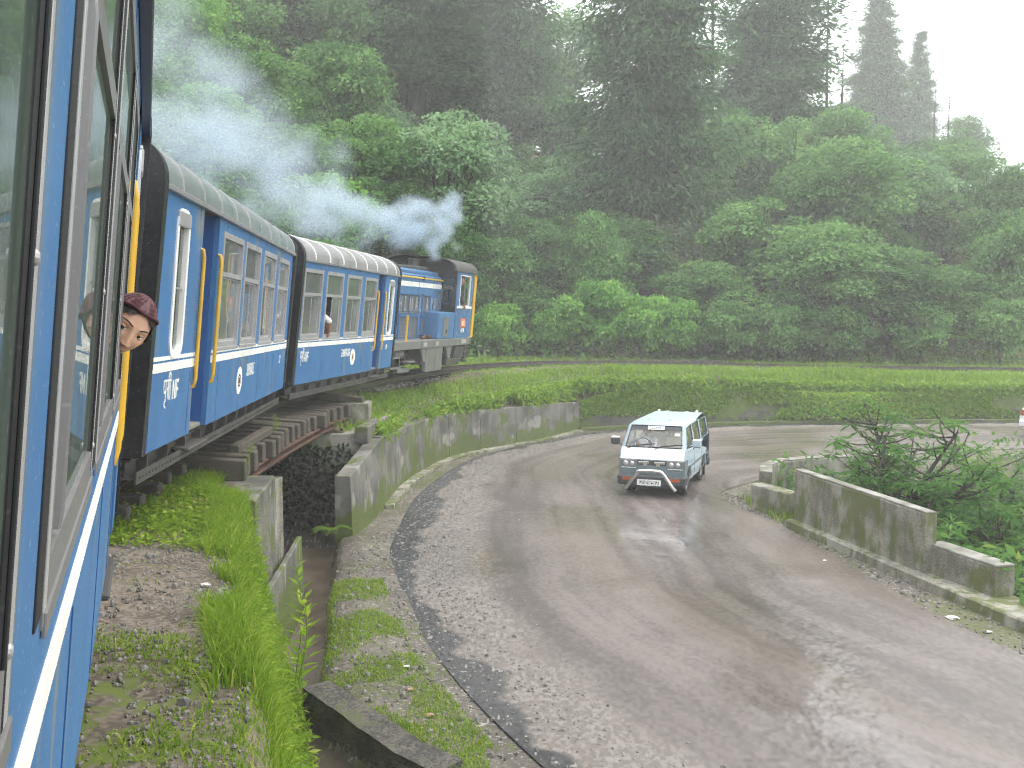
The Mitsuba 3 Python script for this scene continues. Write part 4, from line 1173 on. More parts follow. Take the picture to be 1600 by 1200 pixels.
SIDE = rnd([(1.46, .24), (1.52, .40), (1.49, .72), (1.43, .86), (1.36, .95), (1.03, 1.39), (.90, 1.445), (.3, 1.475), (-.9, 1.465), (-1.40, 1.42), (-1.47, 1.25), (-1.52, .95), (-1.52, .36), (-1.46, .24)], .04)
FRONT = rnd([(-.60, .22), (-.655, .45), (-.66, .90), (-.575, 1.37), (-.50, 1.44), (-.3, 1.472), (0, 1.48), (.3, 1.472), (.50, 1.44), (.575, 1.37), (.66, .90), (.655, .45), (.60, .22)], .03)
solid = shell(SIDE, FRONT, -1.7, 1.7, 1)
inner = shell(off(SIDE, -.035), off(FRONT, -.035), -1.7, 1.7, 1) ^ bx(-2, 2, -1, 1, .34, 2)
arches = cyl_y(.98, .27, .315, .40, 1) + cyl_y(.98, .27, .315, -1, -.40) + cyl_y(-.78, .27, .315, .40, 1) + cyl_y(-.78, .27, .315, -1, -.40)
inner_a = inner - (cyl_y(.98, .27, .35, .36, 1) + cyl_y(.98, .27, .35, -1, -.36) + cyl_y(-.78, .27, .35, .36, 1) + cyl_y(-.78, .27, .35, -1, -.36))
ws = m3.CrossSection([[tuple(q_) for q_ in rnd([(-.575, .975), (.575, .975), (.515, 1.37), (-.515, 1.37)], .05)]], m3.FillRule.NonZero).extrude(1.2).rotate([90, 0, 90]).translate([.7, 0, 0]) - bx(-2, 1.02, -1, 1, 0, 2)
swin = [rnd([(1.24, .96), (.98, 1.335), (.42, 1.36), (.42, .96)], .03), rnd([(.34, .96), (.34, 1.36), (-.42, 1.36), (-.42, .96)], .04), rnd([(-.52, .96), (-.52, 1.36), (-1.33, 1.34), (-1.38, .96)], .05)]
cut = ws
for s_ in swin:
    cut = cut + prism_y(s_, -1, 1)
cut = cut + (m3.CrossSection([[tuple(q_) for q_ in rnd([(-.52, .98), (.52, .98), (.46, 1.36), (-.46, 1.36)], .05)]], m3.FillRule.NonZero).extrude(.6).rotate([90, 0, 90]).translate([-1.9, 0, 0]))
body = solid - inner_a - cut - arches
VP('body', body, 'van_paint')
front_band = (shell(off(SIDE, .006), off(FRONT, .006), -1.7, 1.7, 1) - inner) ^ bx(1.18, 2, -1, 1, .44, .735)
VP('front_panel', front_band - arches, 'van_grey', lab='dark grey lower front panel')
nose = (shell(off(SIDE, .004), off(FRONT, .004), -1.7, 1.7, 1) - inner) ^ bx(1.30, 2, -.64, .64, .738, .955)
VP('nose', nose, 'van_front', lab='white nose panel under the windscreen')
belt = (shell(off(SIDE, -.01), off(FRONT, .004), -1.7, 1.7, 1) - inner) ^ (bx(-1.44, 1.16, .5, 1, .52, .58) + bx(-1.44, 1.16, -1, -.5, .52, .58))
VP('rub_strip', belt - arches, 'van_grey')
VP('windscreen', MB().quad((1.345, -.58, .96), (1.345, .58, .96), (1.03, .525, 1.375), (1.03, -.525, 1.375)), 'glass', False)
VP('screen_seal', MB().tube([(1.36, -.565, .972), (1.36, .565, .972), (1.055, .51, 1.37), (1.055, -.51, 1.37), (1.36, -.565, .972)], .011, 6), 'rubber')
VP('sun_strip', MB().quad((1.112, -.53, 1.29), (1.112, .53, 1.29), (1.052, .515, 1.368), (1.052, -.515, 1.368)), 'plastic', False, 'dark sun strip along the top of the windscreen')
slope = A([1.03 - 1.345, 0, 1.375 - .96]); slope /= np.linalg.norm(slope)
nrm_ = A([slope[2], 0, -slope[0]])


def on_screen(y, z, w, h, lift):
    """a rectangle on the windscreen centred at (y, z)"""
    t = (z - .96) / (1.375 - .96); c = A([1.345 + (1.03 - 1.345) * t, y, z]) + nrm_ * lift
    return [c + A([0, w, 0]) * sx * .5 + slope * h * .5 * sz for sx, sz in ((-1, -1), (1, -1), (1, 1), (-1, 1))]


sk = VP('sticker', MB().quad(*on_screen(.0, 1.315, .34, .085, .028)), 'plain_white', False, 'white sticker with lettering on the windscreen')
VP('sticker', MB().quad(*on_screen(.44, 1.21, .10, .06, .010)), 'plain_white', False)
tm_ = meshkit.text_mesh('TOURIST', .05, .002, True); tv = A(tm_.vertices); tv[:, 0] -= tv[:, 0].mean(); tv[:, 0] *= .95
oc = np.mean(on_screen(0, 1.315, .3, .085, .030), axis=0)
put(sk + '__lettering', trimesh.Trimesh(oc + np.outer(tv[:, 0], [0, 1, 0]) + np.outer(tv[:, 1] - .025, slope) + np.outer(tv[:, 2], nrm_), tm_.faces, process=False), 'van_grey', M=MV)
for s_, y_ in [(q_, sg) for q_ in swin for sg in (-1, 1)]:
    P_ = Polygon(s_).buffer(.02); m_ = trimesh.creation.triangulate_polygon(P_, engine='earcut')
    v_ = A(m_[0]); yy = .645 - (v_[:, 1] - .90) * (.085 / .47) - .012
    VP('side_window', (np.c_[v_[:, 0], yy * y_, v_[:, 1]], m_[1]), 'glass', False)
for s_ in swin:
    g = Polygon(s_); r_ = g.buffer(.012).difference(g.buffer(-.012)); mb = MB()
    for y_ in (-1, 1):
        q0 = MB().extr(r_, 0, .012); v_ = q0.mesh().vertices; yy = (.645 - (v_[:, 2] - .90) * (.085 / .47) - .006 + v_[:, 1]) * y_
        mb.add(np.c_[v_[:, 0], yy, v_[:, 2]], q0.mesh().faces)
    VP('window_seal', mb, 'rubber', False)
putp(f'{vn}__bumper', MB().box(1.40, 1.585, -.685, .685, .225, .435, .035), 'plastic', M=MV)
putp(f'{vn}__bumper_end', MB().box(1.2, 1.45, -.69, -.60, .24, .42, .02).box(1.2, 1.45, .60, .69, .24, .42, .02), 'plastic', M=MV)
VP('bumper', MB().box(-1.585, -1.44, -.67, .67, .23, .42, .03), 'plastic', False)
putp(f'{vn}__valance', MB().box(1.30, 1.46, -.38, .38, .16, .26, .02).box(-1.4, 1.35, -.42, .42, .16, .345, .02), 'plastic', M=MV)
for sg in (-1, 1):
    VP('indicator', MB().box(1.57, 1.592, sg * .47 - .115, sg * .47 + .115, .325, .385, .006), 'amber', False)
    hk = VP('headlight', MB().box(1.455, 1.512, sg * .46 - .155, sg * .46 + .155, .585, .725, .01), 'greysteel', False)
    for dy, r_ in ((-.065, .05), (.065, .045)):
        put(hk + '__lamp', MB().lathe((1.512, sg * .46 + dy, .655), (1, 0, .03), [(r_, 0), (r_ * .85, .012), (r_ * .5, .02), (0, .022)], 20), 'lamp', smooth=True, M=MV)
    put(hk + '__trim', MB().box(1.48, 1.523, sg * .47 - .155, sg * .47 + .155, .555, .572, .004), 'chrome', M=MV)
    mk = VP('mirror', MB().box(1.10, 1.20, sg * .83 - .09, sg * .83 + .09, .97, 1.12, .03), 'plastic' if sg < 0 else 'van_paint', False)
    put(mk + '__arm', MB().tube([(1.2, sg * .64, .96), (1.17, sg * .74, 1.0)], .018, 8), 'plastic', M=MV)
    put(mk + '__cover', MB().box(1.10, 1.195, sg * .83 - .085, sg * .83 + .085, 1.105, 1.135, .012), 'van_front', M=MV)
    for x_ in (.98, -.78):
        wheel(vn, MV, x_, sg * .535, .27, .16)
    VP('mudflap', MB().box(-1.14, -1.12, sg * .54 - .09, sg * .54 + .09, .06, .32), 'rubber', False)
    putp(f'{vn}__arch_trim', MB().tube([(.98 + .325 * math.cos(t_), sg * .645, .27 + .325 * math.sin(t_)) for t_ in np.linspace(.3, 2.9, 18)], .014, 6).tube([(-.78 + .325 * math.cos(t_), sg * .645, .27 + .325 * math.sin(t_)) for t_ in np.linspace(.2, 2.95, 18)], .014, 6), 'van_paint', M=MV)
    putp(f'{vn}__door_handle', MB().box(.47, .60, sg * .655 - .008, sg * .655 + .014, .86, .89, .005).box(-.30, -.20, sg * .655 - .008, sg * .655 + .014, .86, .89, .005), 'plastic', M=MV)
    putp(f'{vn}__door_gap', MB().box(.378, .386, sg * .657 - .004, sg * .657 + .003, .36, .93).box(-.47, -.462, sg * .657 - .004, sg * .657 + .003, .36, .93), 'plastic', M=MV)
    VP('roof_rib', MB().tube([(.85, sg * .22, 1.462), (.3, sg * .22, 1.478), (-.9, sg * .22, 1.47), (-1.3, sg * .22, 1.44)], .012, 6), 'van_paint')
    VP('roof_lamp', MB().lathe((-1.2 - .02 * sg, sg * .42, 1.44), (0, 0, 1), [(.03, 0), (.028, .03), (.015, .045), (0, .048)], 12), 'plain_white', 40)
    VP('wiper', MB().tube([(1.40, sg * .28 - .25, .935), (1.345, sg * .28 - .12, .99), (1.30, sg * .28 + .18, 1.03)], .008, 5).tube([(1.33, sg * .28 - .08, .995), (1.295, sg * .28 + .30, 1.035)], .011, 5), 'rubber')
gr = VP('grille', MB().box(1.49, 1.505, -.29, .29, .595, .72, .004), 'plastic', False)
putp(gr + '__bar', MB().box(1.50, 1.516, -.27, -.05, .655, .70, .008).box(1.50, 1.516, .05, .27, .655, .70, .008).box(1.50, 1.516, -.17, -.09, .605, .66, .008).box(1.50, 1.516, .09, .17, .605, .66, .008), 'chrome', M=MV)
bb = [(1.60, -.50, .16), (1.63, -.42, .26), (1.66, -.29, .46), (1.665, -.24, .515), (1.665, -.18, .535), (1.665, 0, .54), (1.665, .18, .535), (1.665, .24, .515), (1.66, .29, .46), (1.63, .42, .26), (1.60, .50, .16)]
VP('bull_bar', MB().tube(bb, .036, 12).tube([(1.60, -.42, .27), (1.4, -.42, .24)], .02, 8).tube([(1.60, .42, .27), (1.4, .42, .24)], .02, 8), 'chrome', 50)
pk = VP('number_plate', MB().box(1.60, 1.612, -.27, .21, .235, .355, .004), 'plain_white', False)
tm_ = meshkit.text_mesh('WB74C4790', .066, .002, True); tv = A(tm_.vertices)
put(pk + '__lettering', trimesh.Trimesh(np.c_[1.612 + tv[:, 2], tv[:, 0] * .40 / max(1e-6, np.ptp(tv[:, 0])) - .23, tv[:, 1] + .262], tm_.faces, process=False), 'rubber', M=MV)
for x_ in (.55, -.25, -.95):
    VP('seat', MB().box(x_ - .12, x_, -.52, -.06, .55, 1.12, .05).box(x_ - .12, x_, .06, .52, .55, 1.12, .05).box(x_, x_ + .4, -.52, .52, .42, .56, .04).box(x_ - .10, x_ - .02, -.40, -.2, 1.1, 1.22, .03).box(x_ - .10, x_ - .02, .2, .4, 1.1, 1.22, .03), 'cream', False)
VP('dashboard', MB().box(1.08, 1.36, -.58, .58, .74, .94, .03), 'plastic', False)
wc = A([1.0, -.28, 1.0]); wa = A([-.75, 0, .6])
VP('steering_wheel', MB().tube([wc + .15 * (math.cos(t_) * A([0, 1, 0]) + math.sin(t_) * np.cross([0, 1, 0], wa)) for t_ in np.linspace(0, 2 * np.pi, 25)], .012, 6), 'plastic', 40)
# the van's driver, seen dimly through the screen
dv = thing('person', 'driver behind the wheel of the silver minivan', 'person')
W = lambda q: local(MV, q)
put(dv + '__clothes', bones([(W((.68, -.28, 1.0)), .10, W((.66, -.28, .62)), .13), (W((.68, -.12, 1.02)), .06, W((.86, -.10, .88)), .045), (W((.68, -.44, 1.02)), .06, W((.86, -.46, .88)), .045), (W((.66, -.28, .6)), .12, W((1.02, -.28, .60)), .07)], .03), 'cloth_white', smooth=True)
for y_, y2 in ((-.10, -.16), (-.46, -.40)):
    put(dv + '__arm', bones([(W((.86, y_, .88)), .04, W((.97, y2, .97)), .026)] + hand_bones(W((.97, y2, .97)), MV[:3, :3] @ A([.3, 0, .95]) / .97, MV[:3, 1], MV[:3, 0], .8), .009, 4), 'skin_dark', smooth=True)
build_head(dv, frame_at(basis(MV[:3, 0], MV[:3, 2]), W((.72, -.28, 1.22)), .95), 'skin_dark', sub=4)

# small silver car half out of the picture
a = R(8)
MS = np.eye(4); MS[:3, 0] = [math.cos(a), math.sin(a), 0]; MS[:3, 1] = [-math.sin(a), math.cos(a), 0]; MS[:3, :3] *= .9; MS[:3, 3] = [16.25, 27.3, .02]
cr_ = thing('car', 'white hatchback driving away at the right edge of the far road', 'car')


def CP(part, m, mt, sm=30):
    return put(f'{cr_}__{part}', m, mt, smooth=sm, M=MS)


SIDE = rnd([(1.55, .22), (1.62, .50), (1.50, .72), (.85, .86), (.30, 1.28), (-.2, 1.34), (-1.1, 1.30), (-1.38, 1.20), (-1.55, .82), (-1.60, .45), (-1.54, .22)], .05)
FRONT = rnd([(-.66, .2), (-.72, .45), (-.71, .80), (-.56, 1.27), (-.40, 1.34), (.40, 1.34), (.56, 1.27), (.71, .80), (.72, .45), (.66, .2)], .05)
so = shell(SIDE, FRONT, -1.8, 1.8, 1); inn = shell(off(SIDE, -.04), off(FRONT, -.04), -1.8, 1.8, 1) ^ bx(-2, 2, -1, 1, .4, 2)
ar = MF()
for x_ in (1.0, -.98):
    ar = ar + cyl_y(x_, .27, .31, .42, 1) + cyl_y(x_, .27, .31, -1, -.42)
sw = [rnd([(.72, .86), (.28, 1.22), (-.22, 1.25), (-.22, .86)], .04), rnd([(-.30, .86), (-.30, 1.25), (-.95, 1.22), (-1.1, .86)], .04)]
rear = m3.CrossSection([[tuple(q_) for q_ in rnd([(-.56, .86), (.56, .86), (.44, 1.22), (-.44, 1.22)], .05)]], m3.FillRule.NonZero).extrude(.9).rotate([90, 0, 90]).translate([-1.9, 0, 0])
fw = m3.CrossSection([[tuple(q_) for q_ in rnd([(-.58, .90), (.58, .90), (.46, 1.22), (-.46, 1.22)], .05)]], m3.FillRule.NonZero).extrude(.9).rotate([90, 0, 90]).translate([.35, 0, 0])
cu = rear + fw
for s_ in sw:
    cu = cu + prism_y(s_, -1, 1)
CP('body', so - inn - ar - cu, 'van_front')
putp(f'{cr_}__window', MB().quad((-1.55, -.58, .84), (-1.55, .58, .84), (-1.36, .45, 1.22), (-1.36, -.45, 1.22)).quad((.83, -.58, .87), (.83, .58, .87), (.34, .46, 1.24), (.34, -.46, 1.24)), 'glass', M=MS)
for sg in (-1, 1):
    CP('side_window', MB().quad((.75, sg * .685, .85), (-1.12, sg * .685, .85), (-.95, sg * .575, 1.24), (.25, sg * .575, 1.24)), 'glass', False)
    for x_ in (1.0, -.98):
        wheel(cr_, MS, x_, sg * .60, .27, .16)
    CP('tail_light', MB().box(-1.60, -1.54, sg * .58 - .09, sg * .58 + .09, .66, .84, .015), 'amber', False)
putp(f'{cr_}__bumper', MB().box(-1.66, -1.5, -.68, .68, .30, .52, .04).box(1.5, 1.68, -.66, .66, .28, .50, .04), 'van_front', M=MS)
CP('underbody', MB().box(-1.5, 1.5, -.45, .45, .17, .40, .02), 'plastic', False)
putp(f'{cr_}__seat', MB().box(-.1, .02, -.5, -.05, .5, 1.05, .05).box(-.1, .02, .05, .5, .5, 1.05, .05).box(-.9, -.78, -.5, .5, .5, 1.0, .05), 'plastic', M=MS)

# ------------------------------------------------------------------ vegetation


def unit(v):
    return v / (np.linalg.norm(v, axis=-1, keepdims=True) + 1e-9)


def leaf_mesh(P, D, N, ln, wd, bend=.12, r=None):
    """diamond leaves: base P, axis D, face normal N"""
    n = len(P); D = unit(D); S = unit(np.cross(D, N)); N = np.cross(S, D)
    ln, wd = np.broadcast_to(ln, n)[:, None], np.broadcast_to(wd, n)[:, None]
    a = P; m = P + D * ln * .48 + N * ln * bend; l, q_ = m - S * wd * .5 - N * ln * bend * .5, m + S * wd * .5 - N * ln * bend * .5; t = P + D * ln - N * ln * bend * .3
    V = np.stack([a, l, t, q_], 1).reshape(-1, 3)
    k = np.arange(n)[:, None] * 4
    F = np.concatenate([k + [[0, 1, 2]], k + [[0, 2, 3]]])
    r = rng.random(n) if r is None else r
    return V, F, np.repeat(np.c_[r, r], 4, 0)


def blades(P, h, w, lean=.35, up=None, r=None):
    """grass blades: three triangles each"""
    n = len(P); a = rng.uniform(0, 2 * np.pi, n); d = np.c_[np.cos(a), np.sin(a), np.zeros(n)]
    up = np.array([0, 0, 1.]) if up is None else up
    b = rng.uniform(0, 2 * np.pi, n); s = np.c_[np.cos(b), np.sin(b), np.zeros(n)] * np.broadcast_to(w, n)[:, None] * .5
    h = np.broadcast_to(h, n)[:, None]; le = (rng.random(n) ** .7 * lean)[:, None]
    m = P + up * h * .55 + d * h * le * .35; t = P + up * h * (1 - .35 * le) + d * h * le
    V = np.stack([P - s, P + s, m + s * .75, m - s * .75, t], 1).reshape(-1, 3)
    k = np.arange(n)[:, None] * 5
    F = np.concatenate([k + [[0, 1, 2]], k + [[0, 2, 3]], k + [[3, 2, 4]]])
    r = rng.random(n) if r is None else r
    return V, F, np.repeat(np.c_[r, r], 5, 0)


def join(parts):
    V, F, U, n = [], [], [], 0
    for v, f, u in parts:
        V.append(v); F.append(f + n); U.append(u); n += len(v)
    return np.vstack(V), np.vstack(F), np.vstack(U)


def puts(k, vfu, mt, **kw):
    return put(k, (vfu[0], vfu[1]), mt, uv=vfu[2], **kw)


def rdir(n):
    return unit(rng.normal(size=(n, 3)))


def broad_crown(seed, lobes=26, per=250, ln=.25, R0=2.7, z0=1.9, z1=9.0):
    """crown of a broadleaf tree, radius R0, between z0 and z1: leaves on the outer parts of many lobes"""
    g = np.random.default_rng(seed); parts = []; tips = []
    zc, hz = (z0 + z1) / 2, (z1 - z0) / 2
    for i in range(lobes):
        u = unit(g.normal(size=3)); u[2] = u[2] * .9 + .1
        rr = g.uniform(.35, .92)
        prof = 1 - .25 * max(0, u[2])
        c = A([u[0] * R0 * rr * prof, u[1] * R0 * rr * prof, zc + u[2] * hz * rr * .95])
        r = g.uniform(.17, .36) * R0
        n = int(per * (r / (.35 * R0)) ** 2)
        o = unit(g.normal(size=(n, 3))); o[:, 2] = np.where(o[:, 2] < -.3, -o[:, 2], o[:, 2])
        clump = meshkit.noise(o * 2.6 + seed + i, i)
        rad = r * (.62 + .45 * g.random(n) ** .5) * (.72 + .5 * clump)
        P = c + o * rad[:, None] * [1, 1, .82]
        D = unit(np.cross(o, unit(g.normal(size=(n, 3)))) + o * .45 + [0, 0, -.35])
        N = unit(o + [0, 0, .7] + g.normal(size=(n, 3)) * .5)
        parts.append(leaf_mesh(P, D, N, ln * g.uniform(.7, 1.25, n), ln * .46 * g.uniform(.8, 1.2, n), .1, np.clip(g.random(n) * .6 + .4 * (o[:, 2] * .5 + .5) * 0 + g.random() * .4, 0, 1)))
        tips.append(c)
    return join(parts), tips


def broad_wood(tips, seed, z0, H, rb=.20):
    g = np.random.default_rng(seed); mb = MB()
    z = np.linspace(-.8, H * .72, 9); wob = np.cumsum(g.normal(0, .10, (9, 2)), 0); wob -= wob[1]
    trunk = np.c_[wob, z]
    mb.tube(trunk, np.linspace(rb, rb * .25, 9), 8)
    for c in tips[::4]:
        h = min(max(c[2] * .55, z0 * .7), H * .65); s = interp(h, z, trunk)
        m = (s + c) / 2 + [0, 0, -.2]
        mb.tube([s, m, c], [rb * .38, rb * .24, rb * .08], 6)
    return mb


def conifer(seed, H=21.0, R0=2.7, bare=.12, whorls=46):
    """tall cryptomeria: drooping dense sprays round a straight trunk"""
    g = np.random.default_rng(seed); parts = []; mb = MB()
    mb.tube([(0, 0, -1.0), (.03, 0, H * .3), (0, .04, H * .7), (0, 0, H * .98)], [.36, .28, .14, .02], 9)
    for i in range(whorls):
        f = (i + .5) / whorls; z = H * (bare + (1 - bare) * f)
        rad = R0 * (1 - f) ** .62 * (.82 + .30 * math.sin(i * 1.7 + seed)) + .15
        nb = max(5, int(13 * (1 - f) + 4))
        for j in range(nb):
            a = g.uniform(0, 2 * np.pi); L = rad * g.uniform(.62, 1.12)
            d = A([math.cos(a), math.sin(a), 0]); tip = A([0, 0, z]) + d * L + [0, 0, -.10 * L - .1]
            if j % 3 == 0:
                mb.tube([(0, 0, z), (A([0, 0, z]) + tip) / 2 + [0, 0, .12], tip], [.05, .03, .01], 4, False)
            n = int(64 + 70 * L / R0)
            u = g.random(n) ** .55
            c = A([0, 0, z]) + (d * L)[None] * u[:, None] + np.c_[np.zeros(n), np.zeros(n), -.14 * L * u ** 2]
            P = c + g.normal(size=(n, 3)) * [.26, .26, .20] * (.5 + L * .3)
            D = unit(d[None] * .8 + g.normal(size=(n, 3)) * .55 + [0, 0, -.45])
            N = unit(g.normal(size=(n, 3)) * .6 + [0, 0, 1])
            parts.append(leaf_mesh(P, D, N, g.uniform(.22, .44, n), g.uniform(.07, .12, n), .06, np.clip(g.random(n) * .7 + g.random() * .3, 0, 1)))
    return join(parts), mb


def group(name, child, mt, uv=None):
    """a shape that copies share"""
    v, f = (child.mesh().vertices, child.mesh().faces) if isinstance(child, MB) else (child[0], child[1])
    scene[name] = {'type': 'shapegroup', 'one': mikit.ply((v, f), 'm_' + mt, smooth=isinstance(child, MB), uv=uv)}


def inst(key, grp, x, y, z, s, rz, sz=None):
    k = uniq(key)
    scene[k] = {'type': 'instance', 'to_world': T4().translate([float(x), float(y), float(z)]).rotate([0, 0, 1], float(rz)).scale([float(s), float(s), float(sz or s)]), 'group': {'type': 'ref', 'id': grp}}
    return k


LEAF = {'b1': ('leaf_dark', (0, 1, 2)), 'b2': ('leaf_mid', (1, 2, 3)), 'b3': ('leaf_grey', (0, 3)), 'b4': ('leaf_bright', (2,))}
CROWN = {}
for v_ in range(4):
    cr, tips = broad_crown(11 + v_, lobes=60 + 4 * v_, z0=1.3 + .3 * v_)
    wood = broad_wood(tips, 5 + v_, 1.5, 9.0)
    CROWN[v_] = cr
    group(f'wood_{v_}', wood, 'bark')
for kd, (mt, vs) in LEAF.items():
    for v_ in vs:
        group(f'crown_{kd}_{v_}', CROWN[v_], mt, uv=CROWN[v_][2])
for v_ in range(3):
    cn, cw = conifer(31 + v_, R0=(2.9, 2.5, 2.2)[v_], bare=(.16, .05, .25)[v_])
    group(f'needles_{v_}', cn, 'needle', uv=cn[2]); group(f'mast_{v_}', cw, 'bark')

# x, y, height of the top, crown radius, kind, label
TREES = [(-16.5, 48.0, 21.2, 3.4, 'b4', 'bright green leafy tree standing highest above the smoke, near the upper corner of the carriage'),
         (-15.5, 60.0, 34, 5.2, 'c', 'tall dark conifer at the top of the slope, farthest up behind the smoke'),
         (-12.8, 62.0, 27.9, 4.3, 'b1', 'dark broadleaf crown between the two tall conifers above the smoke'),
         (-8.5, 50.0, 18.2, 3.4, 'b2', 'round green tree halfway up the slope above the middle carriage'),
         (-12.3, 45.0, 16.7, 3.6, 'b2', 'wide green crown directly above the thin upper end of the smoke'),
         (-13.1, 40.0, 13.4, 3.2, 'b4', 'bright green tree partly veiled by the upper smoke trail'),
         (-8.7, 38.0, 11.5, 2.9, 'b2', 'green broadleaf tree just above the smoke over the middle carriage'),
         (-6.4, 41.0, 12.4, 3.0, 'b2', 'leafy green tree above the smoke over the pale roofed carriage'),
         (-5.8, 60.0, 35.0, 4.4, 'c', 'massive dark conifer at the top edge, left of the pair above the locomotive'),
         (-.4, 62.0, 36.5, 4.1, 'c', 'massive dark conifer at the top edge, right of the pair above the locomotive'),
         (-3.4, 67.0, 35.5, 4.4, 'c', 'dark conifer set back between the pair above the locomotive'),
         (-2.4, 41.0, 12.9, 3.1, 'b3', 'big silvery green broadleaf tree rising straight above the locomotive'),
         (-6.8, 34.5, 9.0, 2.2, 'b4', 'yellowish green leafy tree behind the thickest part of the smoke trail'),
         (4.6, 85.0, 30.8, 6.0, 'b2', 'pale misty crown on the ridge just left of the tallest conifer'),
         (2.4, 62.0, 18.1, 3.7, 'b2', 'misty green crown left of the central conifer, half way up'),
         (.4, 68.0, 22.2, 4.2, 'b1', 'hazy dark crown below the big dark conifers'),
         (2.2, 48.0, 11.7, 3.2, 'b3', 'silvery leaved tree leaning against the foot of the central conifer'),
         (.8, 41.0, 7.9, 2.5, 'b1', 'low dark tree right of the locomotive cab'),
         (6.4, 46.0, 34.0, 4.0, 'c', 'tallest central conifer with a straight dense column of foliage reaching the top edge'),
         (16.6, 63.0, 37.0, 5.0, 'c', 'broad grey green conifer at the top edge, right of the central conifer'),
         (12.0, 54.0, 15.5, 3.4, 'b2', 'green tree just below the broad right conifer, on its left'),
         (14.6, 52.0, 14.7, 3.6, 'b2', 'green tree just below the broad right conifer, straight under it'),
         (16.0, 46.0, 12.3, 3.9, 'b2', 'largest round green crown on the right hand slope'),
         (21.0, 52.0, 12.9, 3.2, 'b3', 'silvery green crown at the right shoulder of the wooded slope'),
         (10.5, 42.0, 9.1, 3.1, 'b2', 'green tree in the middle of the slope right of the central conifer'),
         (12.8, 39.5, 7.7, 3.0, 'b2', 'leafy tree low on the slope above the far road'),
         (15.5, 39.5, 6.6, 2.7, 'b1', 'dark leafy tree low on the slope above the mossy wall'),
         (22.9, 52.0, 10.4, 3.0, 'b2', 'green tree falling away at the right edge of the slope'),
         (44.0, 96.0, 23.6, 4.2, 'b1', 'dim rounded crown far back in the mist'),
         (39.2, 105.0, 37.0, 4.2, 'c', 'slender conifer fading into the mist, taller of the two on the far ridge'),
         (46.6, 112.0, 35.6, 3.2, 'c', 'thin sparse conifer fading into the mist, right of the slender one'),
         (24.0, 48.0, 11.6, 2.5, 'b1', 'dark crown standing against the white sky at the right edge'),
         (22.6, 43.5, 8.6, 2.4, 'b1', 'dark tree below the crown at the right edge'),
         (28.0, 50.0, 10.4, 3.2, 'b1', 'dark tree cut off by the right edge of the view'),
         (8.0, 39.8, 6.1, 2.5, 'b2', 'green tree behind the bright bushes by the track'),
         (5.2, 43.0, 8.1, 2.6, 'b1', 'dark tree hiding the trunk of the central conifer'),
         (-.7, 38.5, 7.0, 2.3, 'b2', 'green tree close behind the locomotive cab'),
         (-5.4, 38.5, 9.4, 2.5, 'b1', 'dark tree behind the puff of exhaust smoke'),
         (18.8, 41.5, 6.0, 2.5, 'b2', 'green tree low on the slope near the right end of the mossy wall'),
         (10.9, 39.0, 5.2, 2.3, 'b1', 'small dark tree above the track, right of the bright bushes'),
         (-15.7, 55.0, 23.1, 4.0, 'b2', 'mid green crown below the farthest conifer on the upper slope'),
         (-9.0, 58.0, 24.2, 4.0, 'b1', 'dark crown left of the massive conifers on the upper slope'),
         (-14.2, 36.0, 14.2, 2.6, 'b2', 'green tree beside the roof edge of the nearest carriage'),
         (3.6, 45.5, 9.2, 2.6, 'b2', 'green tree between the silvery tree and the central conifer'),
         (-11.0, 33.0, 10.6, 2.7, 'b2', 'green tree close behind the middle carriage roof'),
         (-9.0, 30.0, 8.2, 2.3, 'b1', 'dark tree close behind the pale carriage roof'),
         (26.5, 58.0, 14.0, 3.4, 'b2', 'misty green crown behind the right shoulder of the slope'),
         (19.0, 58.0, 16.6, 3.4, 'b2', 'misty green crown below the broad right conifer, on its right'),
         (9.0, 60.0, 18.2, 3.6, 'b2', 'misty green crown right behind the central conifer'),
         (26.8, 47.5, 9.4, 3.1, 'b1', 'dark tree right beside the crown at the right edge, half cut off'), (31.0, 58.0, 12.6, 3.6, 'b2', 'misty tree filling the gap at the right edge of the wood'),
         (29.5, 66.0, 16.6, 3.2, 'b1', 'hazy crown under the slender misty conifer')]
gz_ = ground_up([t[0] for t in TREES], [t[1] for t in TREES])
for i, ((x, y, zt, r, kd, lab), gz) in enumerate(zip(TREES, gz_)):
    rz = float(rng.uniform(0, 360))
    if kd == 'c':
        H = max(zt - gz, 9) if zt - gz < 19 else zt - gz
        v_ = i % 3 if r > 3 else 2
        t = thing('conifer_tree', lab, 'tree')
        s = r / (2.9, 2.5, 2.2)[v_]
        inst(t + '__crown', f'needles_{v_}', x, y, gz, s, rz, H / 21.0); inst(t + '__trunk', f'mast_{v_}', x, y, gz, s, rz, H / 21.0)
    else:
        H = max(zt - gz, r * 1.9)
        vs = LEAF[kd][1]; v_ = vs[i % len(vs)]
        t = thing('broadleaf_tree', lab, 'tree')
        s = r / 2.75
        inst(t + '__crown', f'crown_{kd}_{v_}', x, y, zt - H, s, rz, H / 9.4); inst(t + '__trunk', f'wood_{v_}', x, y, zt - H, s, rz, H / 9.4)
